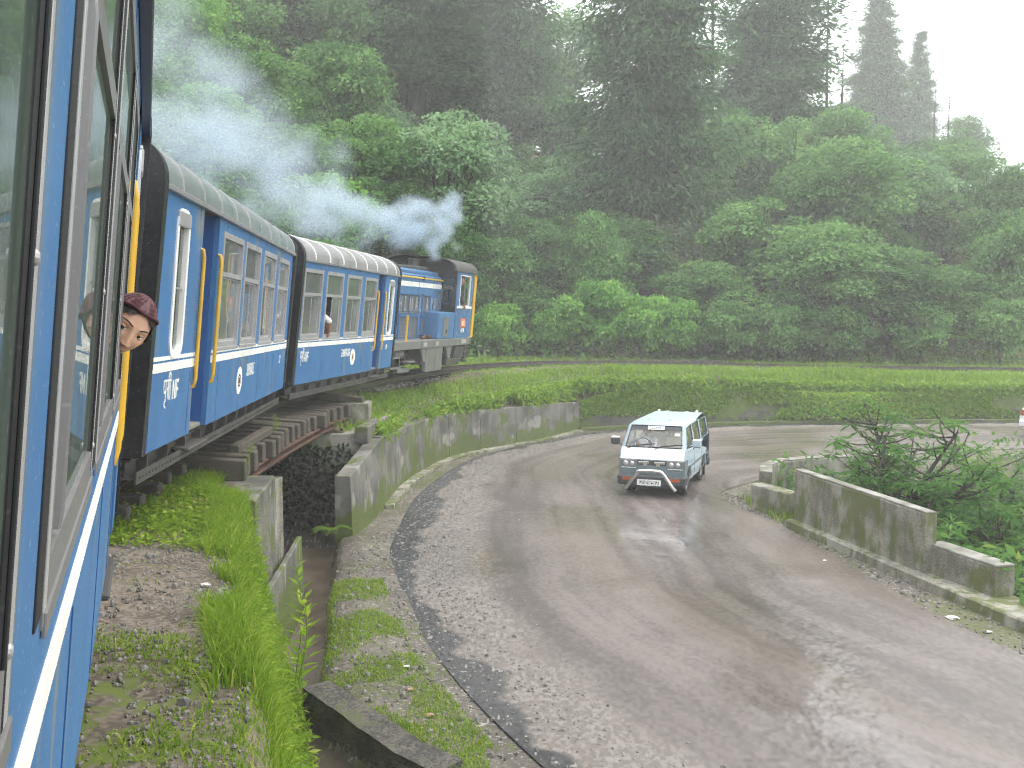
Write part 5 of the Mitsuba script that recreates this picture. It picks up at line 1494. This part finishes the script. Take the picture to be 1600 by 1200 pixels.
# extra trees that close the wood up; they read as one mass
fill, fw_ = [], 0
cand = rng.uniform([-30, 30], [34, 78], (900, 2))
d_, i_ = track_at(cand)
tk_xy = A([(t[0], t[1]) for t in TREES])
kept = []
for (x, y), dd in zip(cand, d_):
    if dd < 4.5 or x / y > .56 - .003 * (y - 35) or (4 < x < 9 and y < 60) or x / y < -.60:
        continue
    if len(kept) and np.min(np.hypot(*(A(kept) - (x, y)).T)) < 2.9:
        continue
    if np.min(np.hypot(*(tk_xy - (x, y)).T)) < 2.2:
        continue
    kept.append((x, y))
kz = ground_up([k[0] for k in kept], [k[1] for k in kept])
for j, ((x, y), z) in enumerate(zip(kept, kz)):
    h = rng.uniform(3.6, 6.2); kd = ('b1', 'b2', 'b2', 'b1', 'b3')[j % 5]; vs = LEAF[kd][1]; v_ = vs[j % len(vs)]
    inst(f'woodland__{j + 1:03d}', f'crown_{kd}_{v_}', x, y, z - .9, h / 9.0, rng.uniform(0, 360), h / 8.0)
tag('woodland', 'dense undergrowth of young trees filling the wooded slope', 'woodland', kind='stuff')

# bright bushes beside the track, undergrowth along the foot of the slope
BC, bt = broad_crown(77, lobes=40, per=220, ln=.17, R0=1.5, z0=.1, z1=2.9)
BW = broad_wood(bt, 9, .5, 2.9, .06)
group('bush_leaves', BC, 'leaf_bright', uv=BC[2]); group('bush_leaves_dark', BC, 'leaf_mid', uv=BC[2]); group('bush_wood', BW, 'bark')
for x, y, s, mt, lab in [(3.3, 36.9, 1.15, 'bush_leaves', 'tallest bright green bush beside the track right of the locomotive'), (4.9, 37.0, .95, 'bush_leaves', 'bright green bush in the middle of the clump beside the track'),
                         (6.3, 37.6, .95, 'bush_leaves', 'bright green bush at the right end of the clump beside the track'), (1.6, 37.4, .75, 'bush_leaves', 'low bright green bush left of the clump beside the track'),
                         (-.6, 36.2, .8, 'bush_leaves', 'bright bush right behind the yellow rails of the locomotive'), (8.3, 37.6, .9, 'bush_leaves_dark', 'darker green bush right of the bright clump'),
                         (10.4, 37.8, .9, 'bush_leaves_dark', 'darker bush by the track above the middle of the far wall'), (13.0, 38.1, .9, 'bush_leaves_dark', 'darker bush by the track, second from the right'),
                         (16.2, 38.3, 1.0, 'bush_leaves_dark', 'darker bush by the track near the right end of the wall'), (19.5, 38.4, 1.0, 'bush_leaves_dark', 'rightmost darker bush by the track'), (.6, 39.5, 1.0, 'bush_leaves_dark', 'shaded bush between the cab and the bright clump')]:
    t = thing('bush', lab, 'bush'); z = float(ground_up(x, y)) - .15; rz = rng.uniform(0, 360)
    inst(t + '__foliage', mt, x, y, z, s, rz); inst(t + '__stems', 'bush_wood', x, y, z, s, rz)

# dead trunks on the skyline
for x, y, z0, z1, lab in [(21.9, 65, 7, 21.3, 'bare dead trunk against the white sky, right of the broad conifer'), (20.2, 63, 7, 24.6, 'tall bare trunk close to the right side of the broad conifer'),
                          (32.4, 75, 7, 20.4, 'left one of the two short bare trunks before the misty round crown'), (33.5, 75, 7, 20.2, 'right one of the two short bare trunks before the misty round crown'),
                          (12.6, 62, 9, 29, 'long dark bare trunk along the left side of the broad conifer')]:
    g = z1 - z0
    put('dead_tree', MB().tube([(x, y, z0), (x + .1, y, z0 + g * .4), (x + .02, y, z0 + g * .75), (x + .05, y, z1)], [.16, .12, .07, .02], 7).tube([(x, y, z0 + g * .8), (x + .5, y, z0 + g * .84)], [.04, .01], 5)
        .tube([(x, y, z0 + g * .65), (x - .6, y, z0 + g * .70)], [.05, .01], 5), 'bark', smooth=True, label=lab, cat='dead tree')

# leaves and weeds over the hillside
n = 60000
x = rng.uniform(-14, 34, n); y = rng.uniform(24, 62, n) ** 1.0
d_, i_ = track_at(np.c_[x, y]); ok = (d_ > 1.9) & (d_ < 26) & (x / y < .62)
flat_ok = (d_ > 5.5) | (rng.random(n) < .3)
x, y, d_ = x[ok & flat_ok], y[ok & flat_ok], d_[ok & flat_ok]
z = ground_up(x, y); n = len(x)
h = rng.random(n) ** 2 * .9 * np.clip((d_ - 2) / 2, .05, 1)
puts('undergrowth', leaf_mesh(np.c_[x, y, z + h], unit(rng.normal(size=(n, 3)) + [0, -.4, .2]), unit(rng.normal(size=(n, 3)) * .7 + [0, -.3, 1]), rng.uniform(.18, .42, n), rng.uniform(.07, .16, n)), 'leaf_mid',
     label='low leafy undergrowth covering the hillside', cat='undergrowth', kind='stuff')


def fern(P, s, nf=9, rr=rng):
    """a fern: arching fronds with leaflets"""
    parts = []
    for j in range(nf):
        a = rr.uniform(0, 2 * np.pi); L = s * rr.uniform(.7, 1.15); t = np.linspace(.08, 1, 15)
        d = A([math.cos(a), math.sin(a), 0]); c = P + d * (L * t)[:, None] * .85 + np.c_[np.zeros(15), np.zeros(15), L * (.9 * t - .85 * t ** 2)]
        tg = np.gradient(c, axis=0); sd = unit(np.cross(tg, [0, 0, 1]))
        ll = L * .26 * np.sin(np.pi * np.clip(t * .92 + .08, 0, 1)) + .01
        for sg in (-1, 1):
            parts.append(leaf_mesh(c, sd * sg + unit(tg) * .45 + [0, 0, -.15], np.tile([0, 0, 1.], (15, 1)), ll, L * .055, .05))
    return join(parts)


mat_f = 'fern'
k = thing('fern', 'pale green fern growing from the wall at the mouth of the dark ravine', 'fern')
puts(k + '__frond', fern(A([-2.78, 14.5, .22]), .42, 6), 'fern', kind='stuff')
k2 = [fern(A([x, y, float(ground_up(x, y)) + 1.0]), rng.uniform(.8, 1.3), 8) for x, y in zip(rng.uniform(8, 20, 26), rng.uniform(38.2, 42, 26))]
puts('ferns', join(k2), 'fern', label='pale ferns hanging among the trees of the right hand slope', cat='ferns', kind='stuff')
for x, y in ((-3.6, 11.3), (-3.25, 11.0), (-3.3, 16.9), (-2.9, 17.3)):
    pass

# foliage on the dark sides of the ravine
n = 26000
x = rng.uniform(-8.5, -2.7, n); y = rng.uniform(11.1, 17.0, n)
z = ground_up(x, y) + rng.random(n) ** 2 * .5
side = rng.random(n) < .45
y2 = np.where(rng.random(n) < .5, 11.25 + rng.random(n) * .25, 16.65 - rng.random(n) * .3)
y = np.where(side, y2, y); z = np.where(side, rng.uniform(-.2, 1.25, n), z)
ok = (z < 1.5) & ((x < -2.9) | (y > 12))
P = np.c_[x, y, z][ok]; n = len(P)
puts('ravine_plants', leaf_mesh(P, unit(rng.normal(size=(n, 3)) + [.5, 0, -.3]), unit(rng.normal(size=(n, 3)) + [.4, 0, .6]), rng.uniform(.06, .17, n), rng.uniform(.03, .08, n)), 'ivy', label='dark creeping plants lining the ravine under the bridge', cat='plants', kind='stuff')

# ------------------------------------------------------------------ grass
def near_wall(n, y0, y1, v0, v1, power=1.0):
    """random points on the embankment between two stations, v metres out from the wall line"""
    rows = np.where((WL[:, 1] > y0) & (WL[:, 1] < y1))[0]
    i = rng.uniform(rows[0], rows[-1], n); v = v0 + (v1 - v0) * rng.random(n) ** power
    i0 = np.floor(i).astype(int); f = i - i0; i1 = np.minimum(i0 + 1, len(WL) - 1)
    w = WL[i0] * (1 - f[:, None]) + WL[i1] * f[:, None]
    a = np.radians(w[:, 2]); xy = w[:, :2] + np.c_[np.sin(a), np.cos(a)] * v[:, None]
    z0, _ = upper_z(xy, w, v)
    return np.c_[xy, z0], w, v


P, w, v = near_wall(44000, 1.4, 11.0, .2, .78, 1.1)
k = meshkit.fbm(np.c_[P[:, :2] * 1.7, P[:, 0] * 0], 3); ok = k + (1 - v) * .22 + rng.normal(0, .03, len(k)) > .52
P, k = P[ok], k[ok]; n = len(P)
g1 = blades(P - [0, 0, .02], rng.uniform(.06, .21, n) * (.5 + k), rng.uniform(.005, .010, n), .9)
P, w, v = near_wall(46000, 1.8, 11.5, .5, 2.4)
k = meshkit.fbm(np.c_[P[:, :2] * 1.1 + 5, P[:, 0] * 0], 4); gate = np.where(P[:, 1] > 6.9, .36, .585)
ok = k + rng.normal(0, .035, len(k)) > gate; P, k = P[ok], k[ok]; n = len(P)
g2 = blades(P - [0, 0, .01], rng.uniform(.025, .085, n) * np.where(P[:, 1] > 6.9, 1.3, .8), rng.uniform(.006, .013, n), 1.1)
P, w, v = near_wall(9000, 7.0, 11.3, .55, 2.2)
n = len(P)
lf = leaf_mesh(P + np.c_[np.zeros((n, 2)), rng.uniform(.01, .07, n)], rdir(n) * [1, 1, .4], unit(rng.normal(size=(n, 3)) * .35 + [0, 0, 1]), rng.uniform(.03, .06, n), rng.uniform(.02, .045, n))
# face of the near bank
P, w, v = near_wall(24000, 2.0, 9.7, .02, .5)
P[:, 2] = rng.uniform(0, 1, len(P)) ** .6 * (P[:, 2] - .1) + .1
n = len(P)
g3 = leaf_mesh(P + [.04, 0, 0], unit(rng.normal(size=(n, 3)) + [.7, -.2, -.1]), unit(rng.normal(size=(n, 3)) * .6 + [.6, 0, .7]), rng.uniform(.04, .12, n), rng.uniform(.012, .04, n))
puts('bank_grass', join([g1, g2, lf, g3]), 'grass', label='bright green grass and weeds on the embankment beside the nearest carriage', cat='grass', kind='stuff')
# verge by the road
n = 60000
P = np.c_[rng.uniform(-2.6, .3, n), rng.uniform(6.4, 12.5, n)]
pt = shapely.points(P[:, 0], P[:, 1]); gdist = shapely.distance(GUT, pt); rd = shapely.distance(LineString(RP[2:8, 0]), pt)
k = meshkit.fbm(np.c_[P * 1.5 + 2, P[:, :1] * 0], 4)
right = P[:, 0] > np.interp(P[:, 1], [6.1, 7.25, 8.2, 9.0, 10.4, 12.2], [-.1, -1.15, -1.85, -2.12, -2.3, -2.62])
ok = right & (gdist > .24) & (rd > .22) & (k + .16 * np.clip(.9 - gdist, 0, 1) + rng.normal(0, .035, len(k)) > .435) & (P[:, 0] < np.interp(P[:, 1], [7.3, 8.1, 9.8, 12.8], [.2, -.25, -.85, -1.6]))
P = P[ok]; n = len(P); z = lower_z(P[:, 0], P[:, 1])
puts('verge_grass', blades(np.c_[P, z - .005], rng.uniform(.02, .075, n), rng.uniform(.005, .012, n), 1.0), 'grass', label='patches of short bright grass on the verge between gutter and road', cat='grass', kind='stuff')
# brow of the retaining walls and the strip along the rails
P, w, v = near_wall(26000, 17.0, 32.5, .34, 1.5, .8)
ok = P[:, 0] < 30; P, w, v = P[ok], w[ok], v[ok]; n = len(P)
g1 = blades(P - [0, 0, .02], rng.uniform(.10, .34, n) * (.35 + 1.5 * meshkit.fbm(P * .9, 3) ** 1.3 + .9 * np.exp(-((P[:, 0] - 10.8) / 1.5) ** 2)), rng.uniform(.012, .028, n), .9)
P, w, v = near_wall(26000, 17.0, 32.5, 1.0, 4.2)
d_, i_ = track_at(P[:, :2]); ok = (np.abs(d_) > .62) & (P[:, 0] < 30); P = P[ok]; n = len(P)
g2 = blades(P - [0, 0, .01], rng.uniform(.05, .14, n), rng.uniform(.012, .03, n), 1.0)
x = rng.uniform(-4, 30, 70000); y = rng.uniform(27, 41, 70000); d_, i_ = track_at(np.c_[x, y]); ok = (d_ > .62) & (d_ < 5.2)
x, y = x[ok], y[ok]; n = len(x)
g3 = blades(np.c_[x, y, ground_up(x, y) - .01], rng.uniform(.08, .24, n), rng.uniform(.018, .04, n), 1.0)
puts('track_grass', join([g1, g2, g3]), 'grass_brow', label='grass along the top of the road walls and beside the far track', cat='grass', kind='stuff')
# leafy fringe hanging over the walls
P, w, v = near_wall(36000, 17.2, 32.5, .22, .62)
ok = P[:, 0] < 30; P, w = P[ok], w[ok]; n = len(P)
P[:, 2] = w[:, 4] - rng.random(n) ** 1.4 * np.where(P[:, 0] < 2, w[:, 4] - w[:, 3], .38) + rng.normal(0, .04, n)
a = np.radians(w[:, 2]); P[:, :2] -= np.c_[np.sin(a), np.cos(a)] * (rng.random(n) * .22)[:, None]
cl = meshkit.fbm(P * [.9, .9, .5], 3); ok = cl > .40; P = P[ok]; n = len(P)
puts('wall_fringe', leaf_mesh(P, unit(rng.normal(size=(n, 3)) + [.2, -.9, -.3]), unit(rng.normal(size=(n, 3)) * .6 + [0, -.5, .8]), rng.uniform(.08, .20, n), rng.uniform(.035, .085, n)), 'grass_brow',
     label='weeds hanging over the tops of the road walls', cat='weeds', kind='stuff')
n = 60000
s_ = rng.uniform(0, len(SW) - 1.01, n); i0 = s_.astype(int); f = (s_ - i0)[:, None]; B = SW[i0] * (1 - f) + SW[i0 + 1] * f
hgt = rng.random(n) ** .8 * (B[:, 2] - .12) + .15
cl = meshkit.fbm(np.c_[B[:, 0] * .55, hgt * 1.3, B[:, 1] * 0], 4); bulge = np.exp(-((B[:, 0] - 10.6) / 1.6) ** 2) * (1.1 - hgt * .4)
ok = (cl + .12 * hgt + bulge * .3 > .44); B, hgt, bulge = B[ok], hgt[ok], bulge[ok]; n = len(B)
P = np.c_[B[:, 0], B[:, 1] + .12 * hgt - .03 - bulge * .75 * rng.random(n) - .12 * (cl[ok] - .44) * rng.random(n), hgt]
puts('wall_moss', leaf_mesh(P, unit(rng.normal(size=(n, 3)) + [0, -.8, -.3]), unit(rng.normal(size=(n, 3)) * .6 + [0, -.6, .7]), rng.uniform(.04, .12, n), rng.uniform(.025, .06, n)), 'grass_brow', label='moss and small weeds clothing the far stone wall', cat='moss', kind='stuff')
# weeds at the low parapets
n = 900
P = np.c_[rng.uniform(4.35, 5.2, n), rng.uniform(15.9, 18.4, n)]
ok = np.abs(P[:, 0] - 4.75 - (17.2 - P[:, 1]) * .1) < .34; P = P[ok]; n = len(P)
puts('parapet_weeds', blades(np.c_[P, lower_z(P[:, 0], P[:, 1]) - .02], rng.uniform(.08, .26, n), rng.uniform(.008, .016, n), .8), 'grass', label='tuft of weeds round the short mossy parapet block', cat='weeds', kind='stuff')


def weed(P, h, nl, ln):
    """an upright leafy stem"""
    P = A(P, dtype=float); t = np.linspace(.1, 1, nl); a = np.arange(nl) * 2.4 + P[0] * 9
    c = P + np.c_[.04 * np.sin(t * 3 + P[1]), .03 * t, h * t]
    d = np.c_[np.cos(a), np.sin(a), .35 + .4 * t]
    lv = leaf_mesh(c, d, np.tile([0, 0, 1.], (nl, 1)), ln * (1.15 - .6 * t), ln * .24, .10)
    return MB().tube(np.vstack([P, c]), np.linspace(.006, .002, nl + 1), 5), lv


for P, h, lab in [((-1.42, 6.15, 1.15), .75, 'tall leafy weed at the edge of the near bank above the gutter'), ((-1.30, 5.75, 1.25), .55, 'shorter leafy weed in front of the tall one on the near bank'),
                  ((-3.05, 11.0, 1.72), .32, 'small bright weed at the near end of the bridge deck'), ((-3.15, 12.6, 1.98), .22, 'small bright weed sprouting between the bridge sleepers')]:
    t = thing('weed', lab, 'plant'); st, lv = weed(P, h, 22, .15 if h > .4 else .09)
    put(t + '__stem', st, 'grass'); puts(t + '__leaf', lv, 'grass', kind='stuff')

# ------------------------------------------------------------------ trees of the valley, behind the parapets


def rosette_crown(seed, spread, h, n_tips=130, base=(0, 0, 0), lean=(0, 0), flat=.5):
    """open crown of leaf rosettes at the twig ends, with its boughs"""
    g = np.random.default_rng(seed); mb = MB(); parts = []; base = A(base, dtype=float)
    boughs = []
    for i in range(7):
        a = g.uniform(0, 2 * np.pi); L = spread * g.uniform(.45, 1)
        e = base + A([math.cos(a) * L + lean[0], math.sin(a) * L + lean[1], h * g.uniform(.55, 1)])
        m = base + (e - base) * .5 + [0, 0, -h * .10] + g.normal(0, .12, 3)
        cur = A([base, base + (m - base) * .5 + g.normal(0, .06, 3), m, e]); boughs.append(cur); mb.tube(cur, [.075, .06, .045, .018], 7)
    for i in range(n_tips):
        b = boughs[g.integers(7)]; s = g.uniform(1.1, 3); j = min(int(s), 2); p = b[j] + (b[j + 1] - b[j]) * (s - j)
        e = p + g.normal(0, 1, 3) * [spread * .26, spread * .26, spread * .12] + [0, 0, spread * .16]
        if e[1] < 16:
            e[0] = max(e[0], 5.3 + (15.87 - e[1]) * .2)
        mb.tube([p, (p + e) / 2 + [0, 0, -.05], e], [.018, .012, .006], 5)
        n = g.integers(11, 17); aa = np.arange(n) * 2.4 + g.random() * 6
        el = g.uniform(-.55, .55, n)
        D = np.c_[np.cos(aa), np.sin(aa), el - .15]
        parts.append(leaf_mesh(np.tile(e, (n, 1)) + D * .02, D, np.tile([0, 0, 1.], (n, 1)) + g.normal(0, .25, (n, 3)), g.uniform(.15, .27, n), g.uniform(.042, .066, n), .08, np.clip(g.random(n) * .55 + g.random() * .45, 0, 1)))
    return mb, join(parts)


VT = [((5.85, 15.5, -.3), 1.55, 1.95, (1.2, 1.0), 260, 'open branching shrub with dark limbs rising behind the tall parapet'), ((5.5, 16.9, -.5), .6, .95, (.3, .2), 40, 'small bright leafed shrub at the left end of the tall parapet'),
      ((6.6, 13.6, -1.6), 1.5, 1.9, (.3, 0), 190, 'leafy shrub close behind the middle of the tall parapet'), ((6.9, 11.9, -1.9), 1.4, 1.9, (.2, 0), 190, 'leafy shrub behind the low thick parapet'),
      ((8.7, 14.6, -2.4), 1.7, 2.9, (.3, .2), 190, 'large leafy shrub in the hollow right of the branching one'), ((8.4, 16.8, -2.2), 1.6, 2.7, (.4, .2), 170, 'leafy shrub in the hollow below the far road'),
      ((10.8, 17.8, -2.8), 1.8, 3.4, (.3, 0), 170, 'leafy shrub near the right edge below the far road'), ((8.6, 12.1, -3.4), 1.6, 2.9, (.2, .2), 170, 'dark leafy shrub at the right edge behind the low parapet'),
      ((10.6, 19.8, -2.0), 1.5, 2.6, (.3, 0), 130, 'spreading shrub against the bank of the far road'), ((8.0, 19.0, -1.6), 1.2, 2.0, (.2, .1), 120, 'low spreading shrub behind the curved parapet'),
      ((12.6, 21.0, -2.6), 1.6, 3.0, (.2, 0), 130, 'shrub at the far right under the edge of the road'), ((7.6, 9.9, -2.8), 1.3, 2.2, (.2, .1), 120, 'leafy shrub lowest at the right edge')]
for j, (b_, sp, h, ln_, nt, lab) in enumerate(VT):
    wd_, lv = rosette_crown(100 + j, sp, h, nt if j == 0 else int(nt * 3), b_, ln_)
    t = thing('valley_shrub', lab, 'shrub')
    low = A(b_); wd_.tube([low + [-.1, 0, -2.2], low], [.11, .08], 7)
    put(t + '__bough', wd_, 'bark', smooth=True); puts(t + '__foliage', lv, 'leaf_valley', kind='stuff')
n = 30000
x = rng.uniform(5.2, 22, n); y = rng.uniform(7, 25, n); ok = shapely.contains(VALLEY, shapely.points(x, y)); x, y = x[ok], y[ok]; n = len(x)
puts('valley_plants', leaf_mesh(np.c_[x, y, lower_z(x, y) + rng.random(n) ** 1.5 * .7], unit(rng.normal(size=(n, 3)) + [-.3, -.3, 0]), unit(rng.normal(size=(n, 3)) * .7 + [-.2, -.3, 1]), rng.uniform(.10, .26, n), rng.uniform(.05, .11, n)), 'leaf_valley',
     label='leafy ground cover on the slope inside the bend', cat='plants', kind='stuff')
put('boulder', MB().tm(trimesh.Trimesh(*(lambda s: (A(s.vertices) * [.55, .4, .38] * (1 + .35 * (meshkit.fbm(A(s.vertices) * 1.6, 3)[:, None] - .5)) + [9.2, 18.9, -.35], s.faces))(trimesh.creation.icosphere(subdivisions=3)), process=False)), 'parapet', smooth=True,
    label='grey boulder showing between the shrubs below the far road', cat='boulder')

# ------------------------------------------------------------------ loose stones and litter
ic = trimesh.creation.icosphere(subdivisions=0)


def stones(P, r):
    n = len(P); v = A(ic.vertices)[None] * r[:, None, None] * rng.uniform(.55, 1.2, (n, 1, 3)) * (1 + rng.uniform(-.2, .2, (n, 12, 1))) + P[:, None]
    return v.reshape(-1, 3), (A(ic.faces)[None] + (np.arange(n) * 12)[:, None, None]).reshape(-1, 3), np.zeros((n * 12, 2))


n = 15000
t_ = rng.uniform(8, 34, n); u_ = np.abs(rng.normal(.75, .32, n)) + .05
e = unit(interp(t_, tt, RR) - interp(t_, tt, RL)); P = interp(t_, tt, RL) + e * u_[:, None]
s1 = stones(np.c_[P, np.full(n, .008)], rng.gamma(2.0, .0042, n) + .003)
n = 2600
P = np.c_[rng.uniform(-2.5, .6, n), rng.uniform(6.2, 16.5, n)]
ok = (shapely.distance(GUT, shapely.points(P[:, 0], P[:, 1])) > .3) & (P[:, 0] > np.interp(P[:, 1], [6.1, 7.25, 8.2, 9.0, 10.4, 12.2, 16], [-.1, -1.15, -1.85, -2.12, -2.3, -2.5, -2.2]))
P = P[ok]; s2 = stones(np.c_[P, lower_z(P[:, 0], P[:, 1]) + .006], rng.gamma(2, .006, len(P)) + .004)
P, w, v = near_wall(7000, 2.0, 7.4, .6, 2.6)
s3 = stones(P + [0, 0, .002], rng.gamma(1.6, .0036, len(P)) + .003)
n = 900
t_ = rng.uniform(6, 30, n); P = interp(t_, tt, RR); P = P + unit(P - interp(t_, tt, RL)) * rng.uniform(-.1, .5, n)[:, None]
s4 = stones(np.c_[P, np.full(n, .0)], rng.gamma(2, .006, n) + .004)
puts('gravel', join([s1, s2, s3, s4]), 'stone', label='loose stones scattered along the road edges and the embankment', cat='gravel', kind='stuff')
P, w, v = near_wall(6000, 15, 32.5, 2.0, 3.6)
x = TR[:, 0]; i = rng.integers(330, len(TR) - 250, 9000); o = rng.uniform(-.6, .6, 9000)
s5 = stones(np.c_[TR[i, :2] + TRN[i] * o[:, None], TR[i, 2] - .24 + rng.uniform(0, .05, 9000)], rng.uniform(.02, .05, 9000))
puts('ballast', s5, 'stone', label='stone ballast along the railway track', cat='ballast', kind='stuff')
LIT = [(-1.62, 5.35, 'paper', .09, 'crumpled white paper scrap on the embankment, nearest to the camera'), (-1.95, 6.0, 'paper', .05, 'small pale paper scrap on the embankment'), (-1.05, 9.35, 'paper', .06, 'white scrap on the grass verge near the road'),
       (-.72, 8.15, 'brownpaper', .07, 'brown scrap of cardboard on the verge grass, nearest of the two'), (-.95, 8.75, 'brownpaper', .06, 'brown scrap of cardboard on the verge grass, farther of the two'), (-2.42, 11.6, 'orange', .05, 'red litter at the mouth of the gutter'),
       (5.15, 11.0, 'paper', .12, 'largest white scrap of litter in the dust by the right hand kerb'), (5.33, 10.5, 'paper', .06, 'small white scrap of litter in the dust by the right hand kerb, nearest the camera'), (4.5, 13.6, 'paper', .05, 'white scrap of litter below the middle of the tall parapet')]
for x, y, mt, s, lab in LIT:
    z = float(ground_up(x, y)) + .02 if x < -1.5 and y < 7 else float(lower_z(A([x]), A([y]))[0]) + .02
    m = trimesh.creation.icosphere(subdivisions=2); v_ = A(m.vertices); v_ = v_ * (1 + 1.5 * (meshkit.noise(v_ * 2.6 + x, 3)[:, None] - .5)) * [s * .5, s * .36, s * .15]
    put('litter', trimesh.Trimesh(v_ + [x, y, z], m.faces, process=False), mt, label=lab, cat='litter')
bt_ = MB().lathe((6.02, 10.75, .15), (0, 0, 1), [(0, 0), (.045, 0), (.05, .03), (.05, .16), (.03, .20), (.018, .22), (.018, .25), (0, .25)], 16)
put('bottle', bt_, 'tealplastic', smooth=40, label='small teal plastic bottle at the end of the low parapet', cat='bottle')

# ------------------------------------------------------------------ smoke and haze
g0, g1_ = A([-12.0, 15.0, 4.75]), A([-.6, 29.0, 11.2])
res = A([114, 140, 65])
ax3 = [np.linspace(g0[i], g1_[i], res[i]) for i in range(3)]
ZZ, YY, XX = np.meshgrid(ax3[2], ax3[1], ax3[0], indexing='ij')
Q = np.stack([XX, YY, ZZ], -1)
path, _ = smooth_line([(-2.0, 25.4, 4.9, .26, 5.0), (-1.85, 25.3, 5.4, .34, 5.0), (-2.1, 25.1, 5.95, .46, 4.5), (-2.75, 24.8, 6.1, .62, 3.2), (-3.4, 24.4, 5.75, .75, 1.5), (-4.3, 24.0, 5.9, 1.0, 1.2), (-5.1, 23.3, 6.4, 1.2, 1.0), (-6.0, 22.2, 6.7, 1.45, .8),
                       (-6.9, 21.0, 7.4, 1.6, .62), (-7.4, 20.0, 8.2, 1.6, .48), (-7.9, 19.4, 9.2, 1.5, .30), (-8.4, 19, 9.9, 1.2, .1)], .12)
warp = np.stack([meshkit.fbm(Q * .75, 3, 11 + i) for i in range(3)], -1) - .5
warp2 = np.stack([meshkit.fbm(Q * 2.3, 2, 21 + i) for i in range(3)], -1) - .5
q_ = (Q + warp * 1.7 + warp2 * .55).reshape(-1, 3)
dk_, ik_ = cKDTree(path[:, :3] * [1, 1, 1]).query(q_)
rel = dk_ / (path[ik_, 3] * np.where(path[ik_, 0] < -3.6, 1.25, 1.0))
den = np.clip(1 - rel, 0, 1) ** .8 * path[ik_, 4]
den = den * np.clip(-.25 + 3.6 * (meshkit.fbm(Q.reshape(-1, 3) * 1.25, 4, 5) - .30), 0, 1.6)
den = den.reshape(XX.shape).astype(np.float32)
for ax_i in range(3):
    sl = [slice(None)] * 3; sl[ax_i] = [0, 1, -2, -1]; den[tuple(sl)] = 0
sm = T4().translate([float(c_) for c_ in g0]).scale([float(c_) for c_ in (g1_ - g0)])
scene['smoke_air'] = {'type': 'heterogeneous', 'sigma_t': {'type': 'gridvolume', 'grid': mi.VolumeGrid(den[..., None]), 'to_world': sm, 'filter_type': 'trilinear'},
                      'albedo': {'type': 'constvolume', 'value': {'type': 'rgb', 'value': [.69, .79, .89]}}, 'scale': 1.55}
used.add('smoke')
scene['smoke'] = {'type': 'cube', 'to_world': T4().translate([float(c_) for c_ in (g0 + g1_) / 2]).scale([float(c_) for c_ in (g1_ - g0) / 2]), 'bsdf': {'type': 'null'},
                  'interior': {'type': 'ref', 'id': 'smoke_air'}, 'exterior': {'type': 'ref', 'id': 'air'}}
tag('smoke', 'pale blue exhaust smoke trailing from the locomotive over the carriages', 'smoke', kind='stuff')
scene['haze'] = {'type': 'cube', 'to_world': T4().translate([0, 0, 13.5]).scale([420, 420, 28.5]), 'bsdf': {'type': 'null'}, 'interior': {'type': 'ref', 'id': 'air'}}
tag('haze', 'thin rainy mist filling the air', 'haze', kind='stuff')
